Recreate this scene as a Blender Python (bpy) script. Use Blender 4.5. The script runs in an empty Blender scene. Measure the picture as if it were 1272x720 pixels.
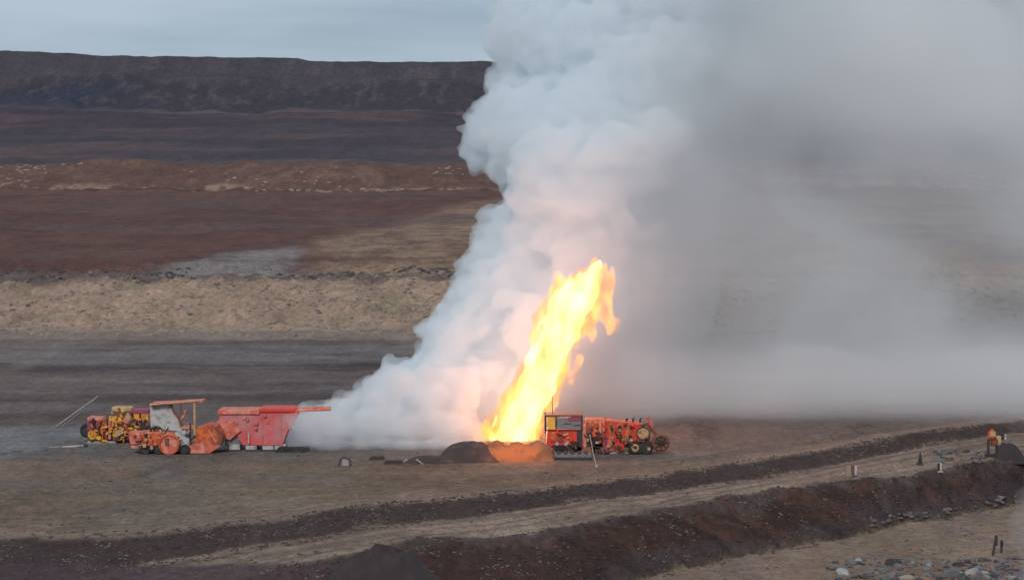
import bpy, bmesh, math, random
import numpy as np
from mathutils import Vector, Matrix
S = bpy.context.scene
COL = S.collection
R = math.radians
random.seed(7)
rng = np.random.default_rng(11)

# ------------------------------------------------------------------ camera, sky, sun
F = 2374.0                    # focal length in photo pixels (photo 1272 x 720)
CAMH = 25.0
PITCH = math.atan(130 / F)
cd = bpy.data.cameras.new('camera'); cam = bpy.data.objects.new('camera', cd); COL.objects.link(cam)
cam.location = (0, 0, CAMH); cam.rotation_euler = (math.pi / 2 - PITCH, 0, 0)
cd.sensor_width = 36; cd.lens = 36 * F / 1272; cd.clip_start = 1; cd.clip_end = 30000
S.camera = cam
SUN_EL, SUN_AZ = R(36), R(-170)          # azimuth measured from +Y towards +X: left, slightly behind the camera
w = bpy.data.worlds.new('World'); S.world = w; w.use_nodes = True
nt = w.node_tree; nt.nodes.clear()
def N(t, kind, **kw):
    n = t.nodes.new(kind)
    for k, v in kw.items(): setattr(n, k, v)
    return n
wo = N(nt, 'ShaderNodeOutputWorld'); bg = N(nt, 'ShaderNodeBackground'); bg.inputs['Strength'].default_value = 0.1
sky = N(nt, 'ShaderNodeTexSky', sky_type='NISHITA', sun_disc=False)
sky.sun_elevation = SUN_EL; sky.sun_rotation = SUN_AZ; sky.air_density = 1.0; sky.dust_density = 2.0
mix = N(nt, 'ShaderNodeMix', data_type='RGBA'); mix.inputs[0].default_value = 0.93
tc = N(nt, 'ShaderNodeTexCoord'); mp = N(nt, 'ShaderNodeMapping'); mp.inputs['Scale'].default_value = (1.6, 1.6, 11)
nz = N(nt, 'ShaderNodeTexNoise'); nz.inputs['Scale'].default_value = 2.2; nz.inputs['Detail'].default_value = 5; nz.inputs['Roughness'].default_value = .5
cr = N(nt, 'ShaderNodeValToRGB')
cr.color_ramp.elements[0].position = .36; cr.color_ramp.elements[0].color = (.25, .34, .425, 1)
cr.color_ramp.elements[1].position = .66; cr.color_ramp.elements[1].color = (.42, .50, .59, 1)
sc = N(nt, 'ShaderNodeVectorMath', operation='SCALE'); sc.inputs['Scale'].default_value = 10.0
nt.links.new(tc.outputs['Generated'], mp.inputs[0]); nt.links.new(mp.outputs[0], nz.inputs[0]); nt.links.new(nz.outputs[0], cr.inputs[0])
nt.links.new(cr.outputs[0], sc.inputs[0]); nt.links.new(sky.outputs[0], mix.inputs[6]); nt.links.new(sc.outputs[0], mix.inputs[7])
nt.links.new(mix.outputs[2], bg.inputs[0]); nt.links.new(bg.outputs[0], wo.inputs[0])
sl = bpy.data.lights.new('sun', 'SUN'); sl.energy = 1.5; sl.angle = R(14); sl.color = (1, .965, .93)
so = bpy.data.objects.new('sun', sl); COL.objects.link(so)
sd = Vector((math.sin(SUN_AZ) * math.cos(SUN_EL), math.cos(SUN_AZ) * math.cos(SUN_EL), math.sin(SUN_EL)))
so.rotation_euler = sd.to_track_quat('Z', 'Y').to_euler(); so.location = (-60, 60, 90)
S.view_settings.view_transform = 'Standard'; S.view_settings.look = 'None'
S.view_settings.exposure = .12; S.view_settings.gamma = 1
cy = S.cycles
cy.max_bounces = 16; cy.volume_bounces = 14; cy.diffuse_bounces = 2; cy.glossy_bounces = 2; cy.transparent_max_bounces = 32
cy.volume_step_rate = 1.0; cy.volume_max_steps = 256; cy.use_denoising = True; cy.sample_clamp_indirect = 4

# ------------------------------------------------------------------ photo <-> place
cp, sp_ = math.cos(PITCH), math.sin(PITCH)
def ray(px, py):
    a = (px - 636) / F; b = (360 - py) / F
    return (a, cp + b * sp_, -sp_ + b * cp)
def on_plane(px, py, z=0.0):                 # where the sight line meets a level at height z
    d = ray(px, py); t = (z - CAMH) / d[2]
    return d[0] * t, d[1] * t
def at(px, py, Y):                           # point at depth Y
    d = ray(px, py); t = Y / d[1]
    return d[0] * t, Y, CAMH + d[2] * t
def project(x, y, z):
    zc = y * cp - (z - CAMH) * sp_; yc = y * sp_ + (z - CAMH) * cp
    return 636 + F * x / zc, 360 - F * yc / zc

# ------------------------------------------------------------------ noise
def hsh(ix, iy, seed):
    h = (ix.astype(np.int64) * 374761393 + iy.astype(np.int64) * 668265263 + seed * 974634777) & 0xFFFFFFFF
    h = ((h ^ (h >> 13)) * 1274126177) & 0xFFFFFFFF
    h = h ^ (h >> 16)
    return (h & 0xFFFFFF) / float(0xFFFFFF)
def vn(x, y, seed=0):
    x = np.asarray(x, float); y = np.asarray(y, float)
    ix = np.floor(x); iy = np.floor(y); fx = x - ix; fy = y - iy
    fx = fx * fx * (3 - 2 * fx); fy = fy * fy * (3 - 2 * fy)
    a = hsh(ix, iy, seed); b = hsh(ix + 1, iy, seed); c = hsh(ix, iy + 1, seed); d = hsh(ix + 1, iy + 1, seed)
    return (a + (b - a) * fx) * (1 - fy) + (c + (d - c) * fx) * fy
def fbm(x, y, o=4, seed=0, g=.5):             # about -1 .. 1
    s = 0; a = 1; t = 0
    for k in range(o):
        s = s + a * (vn(x * 2 ** k + 17.3 * k, y * 2 ** k - 9.1 * k, seed + k) * 2 - 1); t += a; a *= g
    return s / t * 1.5
def sstep(x, a, b):
    t = np.clip((x - a) / (b - a), 0, 1); return t * t * (3 - 2 * t)
def srgb(r, g, b):
    return np.array([((c / 255) / 12.92 if c <= 10 else ((c / 255 + .055) / 1.055) ** 2.4) for c in (r, g, b)])

# ------------------------------------------------------------------ terrain: break lines of the ground (traced, then laid at their own height)
Z1, Z2 = -0.6, -4.0
U1 = [(-60, 676), (0, 675), (139, 674), (211, 666), (330, 652), (380, 644), (500, 630), (620, 619), (700, 609), (800, 598), (865, 588), (960, 573), (1030, 563), (1100, 550), (1190, 536), (1272, 525), (1400, 508)]
L1 = [(-60, 728), (0, 722), (92, 719), (150, 708), (211, 695), (264, 687), (420, 662), (446, 656), (545, 644), (600, 637), (710, 623), (800, 614), (865, 604), (960, 590), (1030, 577), (1100, 563), (1190, 547), (1272, 536), (1400, 520)]
U2 = [(-60, 775), (200, 745), (380, 706), (510, 676), (600, 671), (680, 660), (740, 648), (800, 636), (900, 621), (970, 610), (1050, 600), (1100, 596), (1190, 581), (1272, 569), (1400, 552)]
L2 = [(-60, 860), (200, 840), (380, 800), (600, 765), (700, 745), (803, 719), (874, 700), (974, 682), (1033, 672), (1075, 660), (1116, 650), (1179, 641), (1242, 630), (1272, 624), (1400, 602)]
def line(pts, z):
    P = [on_plane(a, b, z) for a, b in pts]
    P.sort(); xs = np.array([p[0] for p in P]); ys = np.array([p[1] for p in P])
    return lambda x: np.interp(x, xs, ys)
fU1, fL1, fU2, fL2 = line(U1, 0), line(L1, Z1), line(U2, Z1), line(L2, Z2)
prof = [(100, 0), (250, 0), (300, .15), (312, .3), (326, 1.4), (345, 3.6), (372, 6.6), (400, 7.2), (560, 15.6), (690, 21.4), (735, 24), (775, 31), (800, 33.4), (950, 50), (1080, 64), (1110, 67.5), (1140, 74), (1170, 87), (1200, 100)]
pY = np.array([p[0] for p in prof], float); pZ = np.array([p[1] for p in prof], float)
RIDGE = [(-400, 55), (0, 64), (60, 66), (130, 70), (250, 72), (370, 73), (385, 77), (540, 78), (600, 77), (800, 82), (1272, 86), (1700, 90)]
def height(x, y):
    x = np.asarray(x, float); y = np.asarray(y, float)
    base = np.interp(y + 14 * fbm(x / 60, y / 90, 3, 5) * sstep(y, 300, 420), pY, pZ)
    # plateau: ridge height follows the traced skyline
    px = 636 + F * x / np.maximum(y, 50)
    rz = CAMH + 1200 * (230 - np.interp(px, [p[0] for p in RIDGE], [p[1] for p in RIDGE])) / F
    base = np.where(y > 1170, np.interp(y, [1170, 1200, 1300, 9000], [0, 1, 1, 1]) * (rz - 87) + 87 - np.clip(y - 1200, 0, 9000) * .01, base)
    wob = 1.3 * fbm(x / 6, y / 7, 5, 8, .62)
    u1, l1, u2, l2 = fU1(x) + wob * .6, fL1(x) + wob * .6, fU2(x) + wob * 1.1, fL2(x) + wob * 1.3
    z = base
    z = np.where(y < u1, Z1 * (1 - sstep(y, l1, u1)), z)
    z = np.where(y < u2, Z1 + (Z2 - Z1) * (1 - np.clip((y - l2) / np.maximum(u2 - l2, .5), 0, 1) ** .85), z)
    # low windrow of spoil on the far lip of the track, gullies on the cut
    z = z + .35 * np.exp(-((y - u1 - .8) / .9) ** 2)
    z = z + .22 * np.exp(-((y - u2 - .4) / .8) ** 2) * (.6 + fbm(x / 2.2, y / 3, 2, 3))
    cut = ((y > l2) & (y < u2)).astype(float)
    z = z + cut * (.25 * fbm(x / 2.2, y / 3, 4, 21) + .35 * fbm(x / 7, y / .9, 3, 22))
    near = 1 - sstep(y, 300, 330)
    flat = sstep(y, 160, 168) * (1 - sstep(y, 192, 200)) * (np.abs(x) < 50)
    z = z + near * (.10 * fbm(x / 4, y / 4, 4, 1) + .05 * fbm(x / .9, y / .9, 3, 2)) * (1 - .75 * flat)
    emb = sstep(y, 308, 335) * (1 - sstep(y, 400, 460))
    z = z + emb * (1.0 * fbm(x / 7, y / 9, 5, 31, .6) + .9 * np.maximum(0, fbm(x / 3.2, y / 4, 3, 33)) )
    mid = sstep(y, 420, 500) * (1 - sstep(y, 660, 700))
    z = z + mid * (1.3 * fbm(x / 40, y / 60, 4, 41) + .35 * fbm(x / 9, y / 14, 3, 42))
    led = sstep(y, 690, 730) * (1 - sstep(y, 810, 860))
    z = z + led * (1.7 * fbm(x / 22, y / 22, 5, 51, .6))
    up = sstep(y, 820, 900) * (1 - sstep(y, 1090, 1110))
    z = z + up * (2.2 * fbm(x / 70, y / 60, 5, 61))
    cl = sstep(y, 1085, 1115) * (1 - sstep(y, 1170, 1196))
    z = z + cl * (2.2 * fbm(x / 26, y / 45, 5, 71, .62) + 3.0 * fbm(x / 90, 2.0, 3, 72))
    z = z + sstep(y, 1190, 1200) * .35 * fbm(x / 9, y / 60, 3, 81)
    return z
def ground_z(x, y): return float(height(np.array([x]), np.array([y]))[0])
def spot(px, py, z0=0.0):
    """the ground point seen at a photo pixel"""
    d = np.array(ray(px, py)); t = np.arange(115, 1400, .12) / d[1]
    x, y, z = d[0] * t, d[1] * t, CAMH + d[2] * t
    g = height(x, y); i = int(np.argmax(z <= g)); return float(x[i]), float(y[i]), float(g[i])

ys = np.concatenate([np.linspace(-200, 90, 12), np.linspace(95, 120, 26), np.arange(120.3, 200, .34), np.arange(200, 306, .9), np.arange(306, 420, .8), np.arange(421, 700, 3.0), np.arange(700, 860, 1.6), np.arange(862, 1080, 3), np.arange(1082, 1206, 1.6), [1215, 1240, 1300, 1500, 2200, 4000, 8000]])
uu = np.concatenate([np.linspace(-1, -.5, 60, endpoint=False), np.linspace(-.5, .5, 760), np.linspace(.5, 1, 61)[1:]])
hw = 75 + .52 * np.maximum(ys, 60)
GX = hw[:, None] * uu[None, :]; GY = np.repeat(ys[:, None], len(uu), 1)
GZ = height(GX, GY)
# --- soil colours of the ground, by place, plus painted shade below the ledge
PX, PY = project(GX, np.maximum(GY, 60), GZ)
n1 = fbm(GX / 30, GY / 55, 5, 101); n2 = fbm(GX / 6, GY / 12, 4, 103); n3 = fbm(GX / 1.6, GY / 3.5, 4, 105)
K = 1.30                                    # photo value -> base colour
def C(r, g, b): return srgb(r, g, b) * K
colr = np.zeros(GX.shape + (3,)) + C(100, 88, 80)
def lay(mask, c):
    global colr
    m = np.clip(mask, 0, 1)[..., None]; colr = colr * (1 - m) + C(*c) * m
def interp(pts): return np.interp(PX, [p[0] for p in pts], [p[1] for p in pts])
def band(y0, y1, s0, s1, c, k=1.0):           # depth band in metres
    yy = GY + wv
    lay(k * sstep(yy, y0 - s0, y0 + s0) * (1 - sstep(yy, y1 - s1, y1 + s1)), c)
wv = 0 * GX
ff = GY > 196
wv = n1 * 9 + n2 * 3
band(196, 250, 4, 10, (95, 82, 77)); band(240, 312, 12, 3, (101, 89, 84))
wv = n2 * 2.5 + n1 * 4
band(258, 268, 2, 4, (62, 55, 58), .75 * 1); 
wv = n1 * 10 + n2 * 2
band(270, 300, 8, 5, (112, 104, 102), .85); 
wv = n2 * 1.2 + n3 * .7
band(306, 322, 2, 2, (122, 108, 98)); band(318, 376, 2, 5, (146, 122, 105))
wv = n2 * 3 + n1 * 2
lay(.55 * sstep(n3 + n2 * .6, .35, .75) * ((GY > 318) & (GY < 385)), (112, 90, 78))
lay(.5 * sstep(n2, .3, .8) * ((GY > 318) & (GY < 385)), (132, 122, 96))
band(372, 404, 5, 8, (96, 80, 76)); band(394, 700, 10, 12, (89, 63, 57))
wv = n1 * 45 + n2 * 6
lay(.55 * sstep(n1, .05, .5) * sstep(GY, 420, 450) * (1 - sstep(GY, 670, 700)), (97, 71, 62))
band(540, 590, 10, 40, (76, 58, 56), .45)
# grey wash and the tan slope rising to the right of it
tanr = sstep(PX + n1 * 60, 360, 420) * (1 - sstep(PX, 1500, 1600)) * sstep(GY, 372, 392) * (1 - sstep(GY + n1 * 25 + n2 * 8, 430 + np.clip(PX - 380, 0, 260) * .75, 500 + np.clip(PX - 380, 0, 260) * .8))
lay(tanr, (124, 101, 84)); lay(tanr * .6 * sstep(n2 + n3 * .4, 0, .5), (138, 114, 95)); lay(tanr * .5 * sstep(-n2 + n3 * .4, .2, .6), (92, 72, 62))
wash = sstep(PX + n2 * 25, 170, 235) * (1 - sstep(PX + n2 * 15, 350, 385)) * sstep(GY + n2 * 5, 376, 384) * (1 - sstep(GY + n2 * 8, 404 + (PX - 200) * .26, 418 + (PX - 200) * .34))
lay(wash * .95, (120, 111, 108))
wv = n1 * 10 + n2 * 4
band(690, 812, 10, 10, (92, 69, 62))
lay(sstep(n2 + .6 * n3 + .4 * n1, .1, .6) * sstep(GY, 700, 715) * (1 - sstep(GY, 790, 815)) * .45, (116, 90, 78))
wv = n1 * 10 + n2 * 3
band(728, 740, 3, 4, (140, 114, 98), .8 * sstep(n2 + n3 * .5 + .3 * n1, -.3, .25))
band(716, 727, 3, 3, (66, 46, 42), .6)  # shade below the pale ledge, painted into the ground colour
wv = n1 * 18
band(812, 1110, 12, 8, (70, 62, 67)); band(1000, 1095, 40, 10, (66, 56, 62), .8)
wv = n1 * 6
band(1095, 1112, 4, 4, (90, 78, 79), .8)
wv = n1 * 8 + n2 * 4
band(1110, 1172, 4, 8, (60, 56, 62)); band(1168, 1300, 8, 5, (66, 61, 67))
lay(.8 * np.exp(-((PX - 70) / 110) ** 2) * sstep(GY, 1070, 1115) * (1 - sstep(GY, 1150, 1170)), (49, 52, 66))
lay(.6 * sstep(n2 + n3 * .4, .2, .7) * sstep(GY, 1105, 1120), (80, 72, 73))
lay(sstep(GY, 1205, 1240), (82, 72, 66))
streak = fbm(GX / 42, GY / 5, 4, 131); st2 = fbm(GX / 16, GY / 2.2, 4, 133)
lay(.28 * sstep(streak + .6 * n2, .1, .6) * sstep(GY, 200, 215) * (1 - sstep(GY, 300, 308)), (66, 57, 60))
lay(.7 * sstep(-streak + st2 * .4, .1, .6) * sstep(GY, 200, 215) * (1 - sstep(GY, 300, 308)), (104, 95, 94))
lay(.45 * sstep(st2, .1, .6) * sstep(GY, 390, 420) * (1 - sstep(GY, 670, 690)), (76, 54, 50))
bl = fbm(GX / 13, GY / 13, 5, 137, .62); bl2 = fbm(GX / 30, GY / 9, 5, 138, .6); mf = sstep(GY, 196, 205) * (1 - sstep(GY, 303, 309))
lay(.6 * sstep(bl, .05, .55) * mf, (106, 90, 80)); lay(.55 * sstep(bl2, .15, .6) * mf, (72, 60, 60)); lay(.5 * sstep(-bl2 + .3 * bl, .1, .6) * mf, (116, 104, 98))
s3 = fbm(GX / 90, GY / 22, 4, 135)
lay(.5 * sstep(s3, .1, .5) * sstep(GY, 810, 830) * (1 - sstep(GY, 1080, 1100)), (60, 52, 58)); lay(.5 * sstep(-s3, .1, .5) * sstep(GY, 400, 430) * (1 - sstep(GY, 1080, 1100)) * (1 - sstep(GY, 660, 700) * (1 - sstep(GY, 810, 830))), (92, 74, 72))
# near ground
wv = n2 * 1.5 + n3 * .8
zone = (GY < 200)
nearm = 1 - sstep(GY + n1 * 3, 193, 200)
lay(nearm, (96, 90, 88))
lay(nearm * (1 - sstep(GY + n1 * 2 + n2 * 1.5, 170, 176)), (117, 95, 82))
st4 = fbm(GX / 9, GY / 1.5, 4, 141)
lay(nearm * .6 * sstep(n1 + n2 * .5, .1, .5) * (1 - sstep(GY, 170, 178)), (103, 91, 73))
lay(nearm * .35 * sstep(st4 + n3 * .5, .1, .55) * (GY < 180), (86, 72, 66)); lay(nearm * .3 * sstep(-st4 + n3 * .5, .15, .6) * (GY < 180), (130, 110, 94))
lay(nearm * .6 * sstep(-n1 + n2 * .5, .1, .5) * (1 - sstep(GY, 170, 178)), (122, 99, 86))
gb = fbm(GX / 9, GY / 5, 5, 171, .62)
lay(nearm * .5 * sstep(gb, .05, .5), (100, 92, 87)); lay(nearm * .45 * sstep(-gb + .4 * n3, .15, .6), (96, 78, 68))
lay(nearm * .8 * sstep(-PX + n2 * 40, -215, -120) * sstep(GY, 158, 163) * sstep(-n1 + .6 * n2, -.2, .25), (112, 110, 109))
lay(nearm * .7 * sstep(-PX + n2 * 40, -260, -120) * sstep(n2 + .7 * n3, .25, .6) * sstep(GY, 160, 164), (70, 72, 74))
lay(nearm * .7 * sstep(PX, 740, 840) * sstep(GY + n2 * 2, 176, 183), (104, 86, 78))
lay(.55 * sstep(PX, 700, 800) * sstep(n3 + n2, .4, .9) * sstep(GY, 182, 190) * (1 - sstep(GY, 240, 250)), (72, 62, 60))
wob = 1.3 * fbm(GX / 6, GY / 7, 5, 8, .62)
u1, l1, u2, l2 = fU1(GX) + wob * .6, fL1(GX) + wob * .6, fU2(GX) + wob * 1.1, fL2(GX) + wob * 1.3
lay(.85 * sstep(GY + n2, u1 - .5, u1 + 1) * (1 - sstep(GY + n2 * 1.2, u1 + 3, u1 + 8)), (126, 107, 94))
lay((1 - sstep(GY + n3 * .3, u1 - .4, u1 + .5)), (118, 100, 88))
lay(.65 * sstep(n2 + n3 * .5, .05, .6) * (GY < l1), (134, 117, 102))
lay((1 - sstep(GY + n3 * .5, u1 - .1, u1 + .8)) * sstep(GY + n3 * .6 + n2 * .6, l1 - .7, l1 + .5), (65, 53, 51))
rd = fbm(GX / 14, (GY - l1) / .45, 4, 161); onroad = (GY < l1 + .2) * sstep(GY, u2, u2 + .8)
lay(.6 * sstep(rd, .1, .6) * onroad, (88, 74, 68)); lay(.4 * sstep(-rd, .2, .6) * onroad, (146, 128, 112))
rd2 = fbm(GX / 18, (GY - u1) / .6, 4, 163); above = sstep(GY, u1, u1 + 1) * (1 - sstep(GY, u1 + 9, u1 + 16))
lay(.5 * sstep(rd2, .1, .6) * above, (92, 77, 70)); lay(.4 * sstep(-rd2, .2, .6) * above, (140, 120, 104))
# second rut
for off, wd, k in ((2.2, .5, .55), (4.4, .35, .4)):
    lay(k * np.exp(-((GY - (l1 - off) + n2 * .6) / wd) ** 2) * (GY > u2 + .5) * sstep(n1 + n2 * .5, -.5, .1), (84, 70, 66))
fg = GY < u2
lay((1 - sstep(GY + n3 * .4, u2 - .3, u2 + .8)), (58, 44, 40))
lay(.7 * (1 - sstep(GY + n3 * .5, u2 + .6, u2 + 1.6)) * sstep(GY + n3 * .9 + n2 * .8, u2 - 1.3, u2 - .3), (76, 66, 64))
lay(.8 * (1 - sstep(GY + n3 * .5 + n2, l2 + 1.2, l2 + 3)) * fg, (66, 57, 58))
st5 = fbm(GX / 7, GY / .8, 4, 151)
lay(.55 * sstep(st5, .0, .6) * fg, (78, 54, 46)); lay(.5 * sstep(-st5, .2, .7) * fg, (50, 38, 36))
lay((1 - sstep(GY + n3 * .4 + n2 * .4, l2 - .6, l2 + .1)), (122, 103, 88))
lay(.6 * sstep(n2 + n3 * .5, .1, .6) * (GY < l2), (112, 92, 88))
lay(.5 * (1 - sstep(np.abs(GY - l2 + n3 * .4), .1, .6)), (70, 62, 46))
pl_ = (1 - sstep(PX + n1 * 30, 430, 540)) * sstep(PY + n2 * 4, 697, 703)
lay(pl_ * .9, (74, 60, 62)); 
colr = np.clip(colr, .01, .9)
# build
nr, nc = GX.shape
verts = np.stack([GX, GY, GZ], -1).reshape(-1, 3).astype(np.float32)
ii = (np.arange(nr - 1)[:, None] * nc + np.arange(nc - 1)[None, :]).reshape(-1)
quads = np.stack([ii, ii + 1, ii + nc + 1, ii + nc], -1)
def np_mesh(name, v, q, smooth=True):
    me = bpy.data.meshes.new(name)
    k = q.shape[1]
    me.vertices.add(len(v)); me.vertices.foreach_set('co', v.astype(np.float32).ravel())
    me.loops.add(q.size); me.loops.foreach_set('vertex_index', q.astype(np.int32).ravel())
    me.polygons.add(len(q)); me.polygons.foreach_set('loop_start', np.arange(0, q.size, k, dtype=np.int32))
    me.polygons.foreach_set('use_smooth', np.full(len(q), smooth))
    me.update(); me.validate()
    return me
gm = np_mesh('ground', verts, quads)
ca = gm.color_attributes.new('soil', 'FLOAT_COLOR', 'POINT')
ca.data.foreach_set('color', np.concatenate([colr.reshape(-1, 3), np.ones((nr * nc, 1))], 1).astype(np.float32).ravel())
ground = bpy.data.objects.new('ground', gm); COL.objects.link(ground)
ground['kind'] = 'structure'; ground['label'] = 'bare brown and tan earth with tracks, a red cut bank and a dark plateau behind'

def new_mat(name):
    m = bpy.data.materials.new(name); m.use_nodes = True; m.node_tree.nodes.clear()
    o = N(m.node_tree, 'ShaderNodeOutputMaterial'); return m, m.node_tree, o
def ground_mat():
    m, t, o = new_mat('soil')
    b = N(t, 'ShaderNodeBsdfPrincipled'); b.inputs['Roughness'].default_value = .95; b.inputs['Specular IOR Level'].default_value = .15
    a = N(t, 'ShaderNodeAttribute', attribute_name='soil'); geo = N(t, 'ShaderNodeNewGeometry')
    def nz(scale, vec, det=4, r=.6, st=(1, 1, 1)):
        mp = N(t, 'ShaderNodeMapping'); mp.inputs['Scale'].default_value = st
        n = N(t, 'ShaderNodeTexNoise'); n.inputs['Scale'].default_value = scale; n.inputs['Detail'].default_value = det; n.inputs['Roughness'].default_value = r
        t.links.new(vec, mp.inputs[0]); t.links.new(mp.outputs[0], n.inputs[0]); return n.outputs[0]
    def rng_(v, a0, a1, b0, b1):
        n = N(t, 'ShaderNodeMapRange'); n.inputs[1].default_value = a0; n.inputs[2].default_value = a1; n.inputs[3].default_value = b0; n.inputs[4].default_value = b1
        t.links.new(v, n.inputs[0]); return n.outputs[0]
    def mul(x, y):
        n = N(t, 'ShaderNodeMath', operation='MULTIPLY'); t.links.new(x, n.inputs[0]); t.links.new(y, n.inputs[1]); return n.outputs[0]
    P = geo.outputs['Position']
    fine = rng_(nz(1.3, P, 8, .75, (1, .8, 1)), .3, .7, .60, 1.38)
    mid = rng_(nz(.09, P, 6, .65, (1, .3, 1)), .3, .7, .84, 1.16)
    far = rng_(nz(.30, P, 7, .75, (1, .5, 1.6)), .3, .7, .78, 1.22)
    k = mul(mul(fine, mid), far)
    v = N(t, 'ShaderNodeTexVoronoi'); v.inputs['Scale'].default_value = 1.6; t.links.new(P, v.inputs[0])
    st = rng_(v.outputs['Distance'], .12, .2, 1, 0)
    sel = rng_(nz(.25, P, 3), .52, .62, 0, 1)
    s2 = mul(st, sel)
    sc = N(t, 'ShaderNodeVectorMath', operation='SCALE'); t.links.new(a.outputs['Color'], sc.inputs[0]); t.links.new(k, sc.inputs['Scale'])
    mx = N(t, 'ShaderNodeMix', data_type='RGBA'); t.links.new(s2, mx.inputs[0]); t.links.new(sc.outputs[0], mx.inputs[6])
    cc = N(t, 'ShaderNodeMix', data_type='RGBA'); t.links.new(rng_(v.outputs['Color'], 0, 1, 0, 1), cc.inputs[0]); cc.inputs[6].default_value = (.06, .05, .05, 1); cc.inputs[7].default_value = (.20, .17, .15, 1)
    t.links.new(cc.outputs[2], mx.inputs[7]); t.links.new(mx.outputs[2], b.inputs['Base Color'])
    bp = N(t, 'ShaderNodeBump'); bp.inputs['Strength'].default_value = .9; bp.inputs['Distance'].default_value = .35
    t.links.new(nz(.9, P, 7, .7), bp.inputs['Height']); t.links.new(bp.outputs[0], b.inputs['Normal'])
    t.links.new(b.outputs[0], o.inputs[0]); return m
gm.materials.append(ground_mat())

# ------------------------------------------------------------------ tagging
def tag(o, label=None, cat=None, group=None, kind=None):
    if label: o['label'] = label
    if cat: o['category'] = cat
    if group: o['group'] = group
    if kind: o['kind'] = kind
    return o
def link(name, me, mat=None, parent=None):
    o = bpy.data.objects.new(name, me); COL.objects.link(o)
    if mat: me.materials.append(mat)
    if parent: o.parent = parent
    return o

# ------------------------------------------------------------------ surface nets: a field > 0 becomes a closed mesh
def surface_nets(Fd, org, h):
    Fd = Fd.copy()
    Fd[0] = Fd[-1] = -1; Fd[:, 0] = Fd[:, -1] = -1; Fd[:, :, 0] = Fd[:, :, -1] = -1
    nx, ny, nz_ = Fd.shape
    acc = np.zeros((nx - 1, ny - 1, nz_ - 1, 3), np.float32); cnt = np.zeros((nx - 1, ny - 1, nz_ - 1), np.int16)
    sg = Fd > 0; edges = []
    for ax in range(3):
        sl0 = [slice(None)] * 3; sl1 = [slice(None)] * 3; sl0[ax] = slice(0, -1); sl1[ax] = slice(1, None)
        cr_ = sg[tuple(sl0)] != sg[tuple(sl1)]
        I = np.argwhere(cr_); f0 = Fd[tuple(sl0)][cr_]; f1 = Fd[tuple(sl1)][cr_]
        t = f0 / (f0 - f1); p = I.astype(np.float32); p[:, ax] += t
        o1, o2 = [(1, 2), (2, 0), (0, 1)][ax]
        for d1 in (0, 1):
            for d2 in (0, 1):
                J = I.copy(); J[:, o1] -= d1; J[:, o2] -= d2
                np.add.at(acc, (J[:, 0], J[:, 1], J[:, 2]), p); np.add.at(cnt, (J[:, 0], J[:, 1], J[:, 2]), 1)
        edges.append((I, f0 > 0, o1, o2))
    idx = -np.ones(cnt.shape, np.int32); mk = cnt > 0; idx[mk] = np.arange(mk.sum())
    V = acc[mk] / cnt[mk][:, None] * h + np.array(org)
    Q = []
    for I, ins, o1, o2 in edges:
        def g(d1, d2):
            J = I.copy(); J[:, o1] -= d1; J[:, o2] -= d2; return idx[J[:, 0], J[:, 1], J[:, 2]]
        q = np.stack([g(1, 1), g(0, 1), g(0, 0), g(1, 0)], -1)
        q = np.where(ins[:, None], q, q[:, ::-1]); Q.append(q)
    return V, np.concatenate(Q)
class Field:
    def __init__(s, lo, hi, h):
        s.lo = np.array(lo, float); s.h = h; s.n = np.ceil((np.array(hi) - s.lo) / h).astype(int)
        s.f = np.full(tuple(s.n), -3.0, np.float32)
    def axes(s): return [s.lo[i] + s.h * np.arange(s.n[i]) for i in range(3)]
    def ball(s, c, r, sq=(1, 1, 1)):
        c = np.array(c, float); R_ = r * max(sq) + 2 * s.h
        a = np.maximum(0, np.floor((c - R_ - s.lo) / s.h).astype(int)); b = np.minimum(s.n, np.ceil((c + R_ - s.lo) / s.h).astype(int) + 1)
        if (b <= a).any(): return
        g = [((s.lo[i] + s.h * np.arange(a[i], b[i])) - c[i]) / sq[i] for i in range(3)]
        d = r - np.sqrt(g[0][:, None, None] ** 2 + g[1][None, :, None] ** 2 + g[2][None, None, :] ** 2)
        v = s.f[a[0]:b[0], a[1]:b[1], a[2]:b[2]]; np.maximum(v, d, out=v)
    def sample(s, p):
        i = np.clip(((np.array(p) - s.lo) / s.h).astype(int), 0, s.n - 1); return s.f[i[0], i[1], i[2]]
    def blur(s):
        for ax in range(3):
            s.f = .5 * s.f + .25 * np.roll(s.f, 1, ax) + .25 * np.roll(s.f, -1, ax)
    def mesh(s, name): 
        V, Q = surface_nets(s.f, s.lo, s.h); return np_mesh(name, V, Q)

# ------------------------------------------------------------------ smoke plume
def plY(z): return 197.0 + .5 * z
def px_to_xz(px, py):
    Y = 200.0
    for _ in range(12):
        x, _, z = at(px, py, Y); Y = plY(z)
    return x, z
LEFT = [(352, 568), (360, 552), (388, 535), (412, 512), (446, 488), (484, 452), (533, 410), (546, 385), (566, 350), (612, 325), (586, 305), (612, 278), (655, 246), (660, 228), (634, 200), (586, 178), (606, 135), (655, 105), (660, 88), (624, 50), (655, 5), (700, -60), (760, -140)]
RIGHT = [(640, 566), (760, 548), (900, 505), (980, 450), (1040, 380), (1080, 300), (1110, 220), (1130, 140), (1150, 60), (1150, 0), (1130, -60), (1060, -140)]
Lp = sorted([px_to_xz(*p)[::-1] for p in LEFT]); Rp = sorted([px_to_xz(*p)[::-1] for p in RIGHT])
def XL(z): return np.interp(z, [p[0] for p in Lp], [p[1] for p in Lp])
def XR(z): return np.interp(z, [p[0] for p in Rp], [p[1] for p in Rp])
def DD(z): return 6.5 + .34 * np.asarray(z, float)
ZT = Lp[-1][0]
fd = Field((-34, 186, -1.2), (52, 256, ZT + 6), .34)
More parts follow.
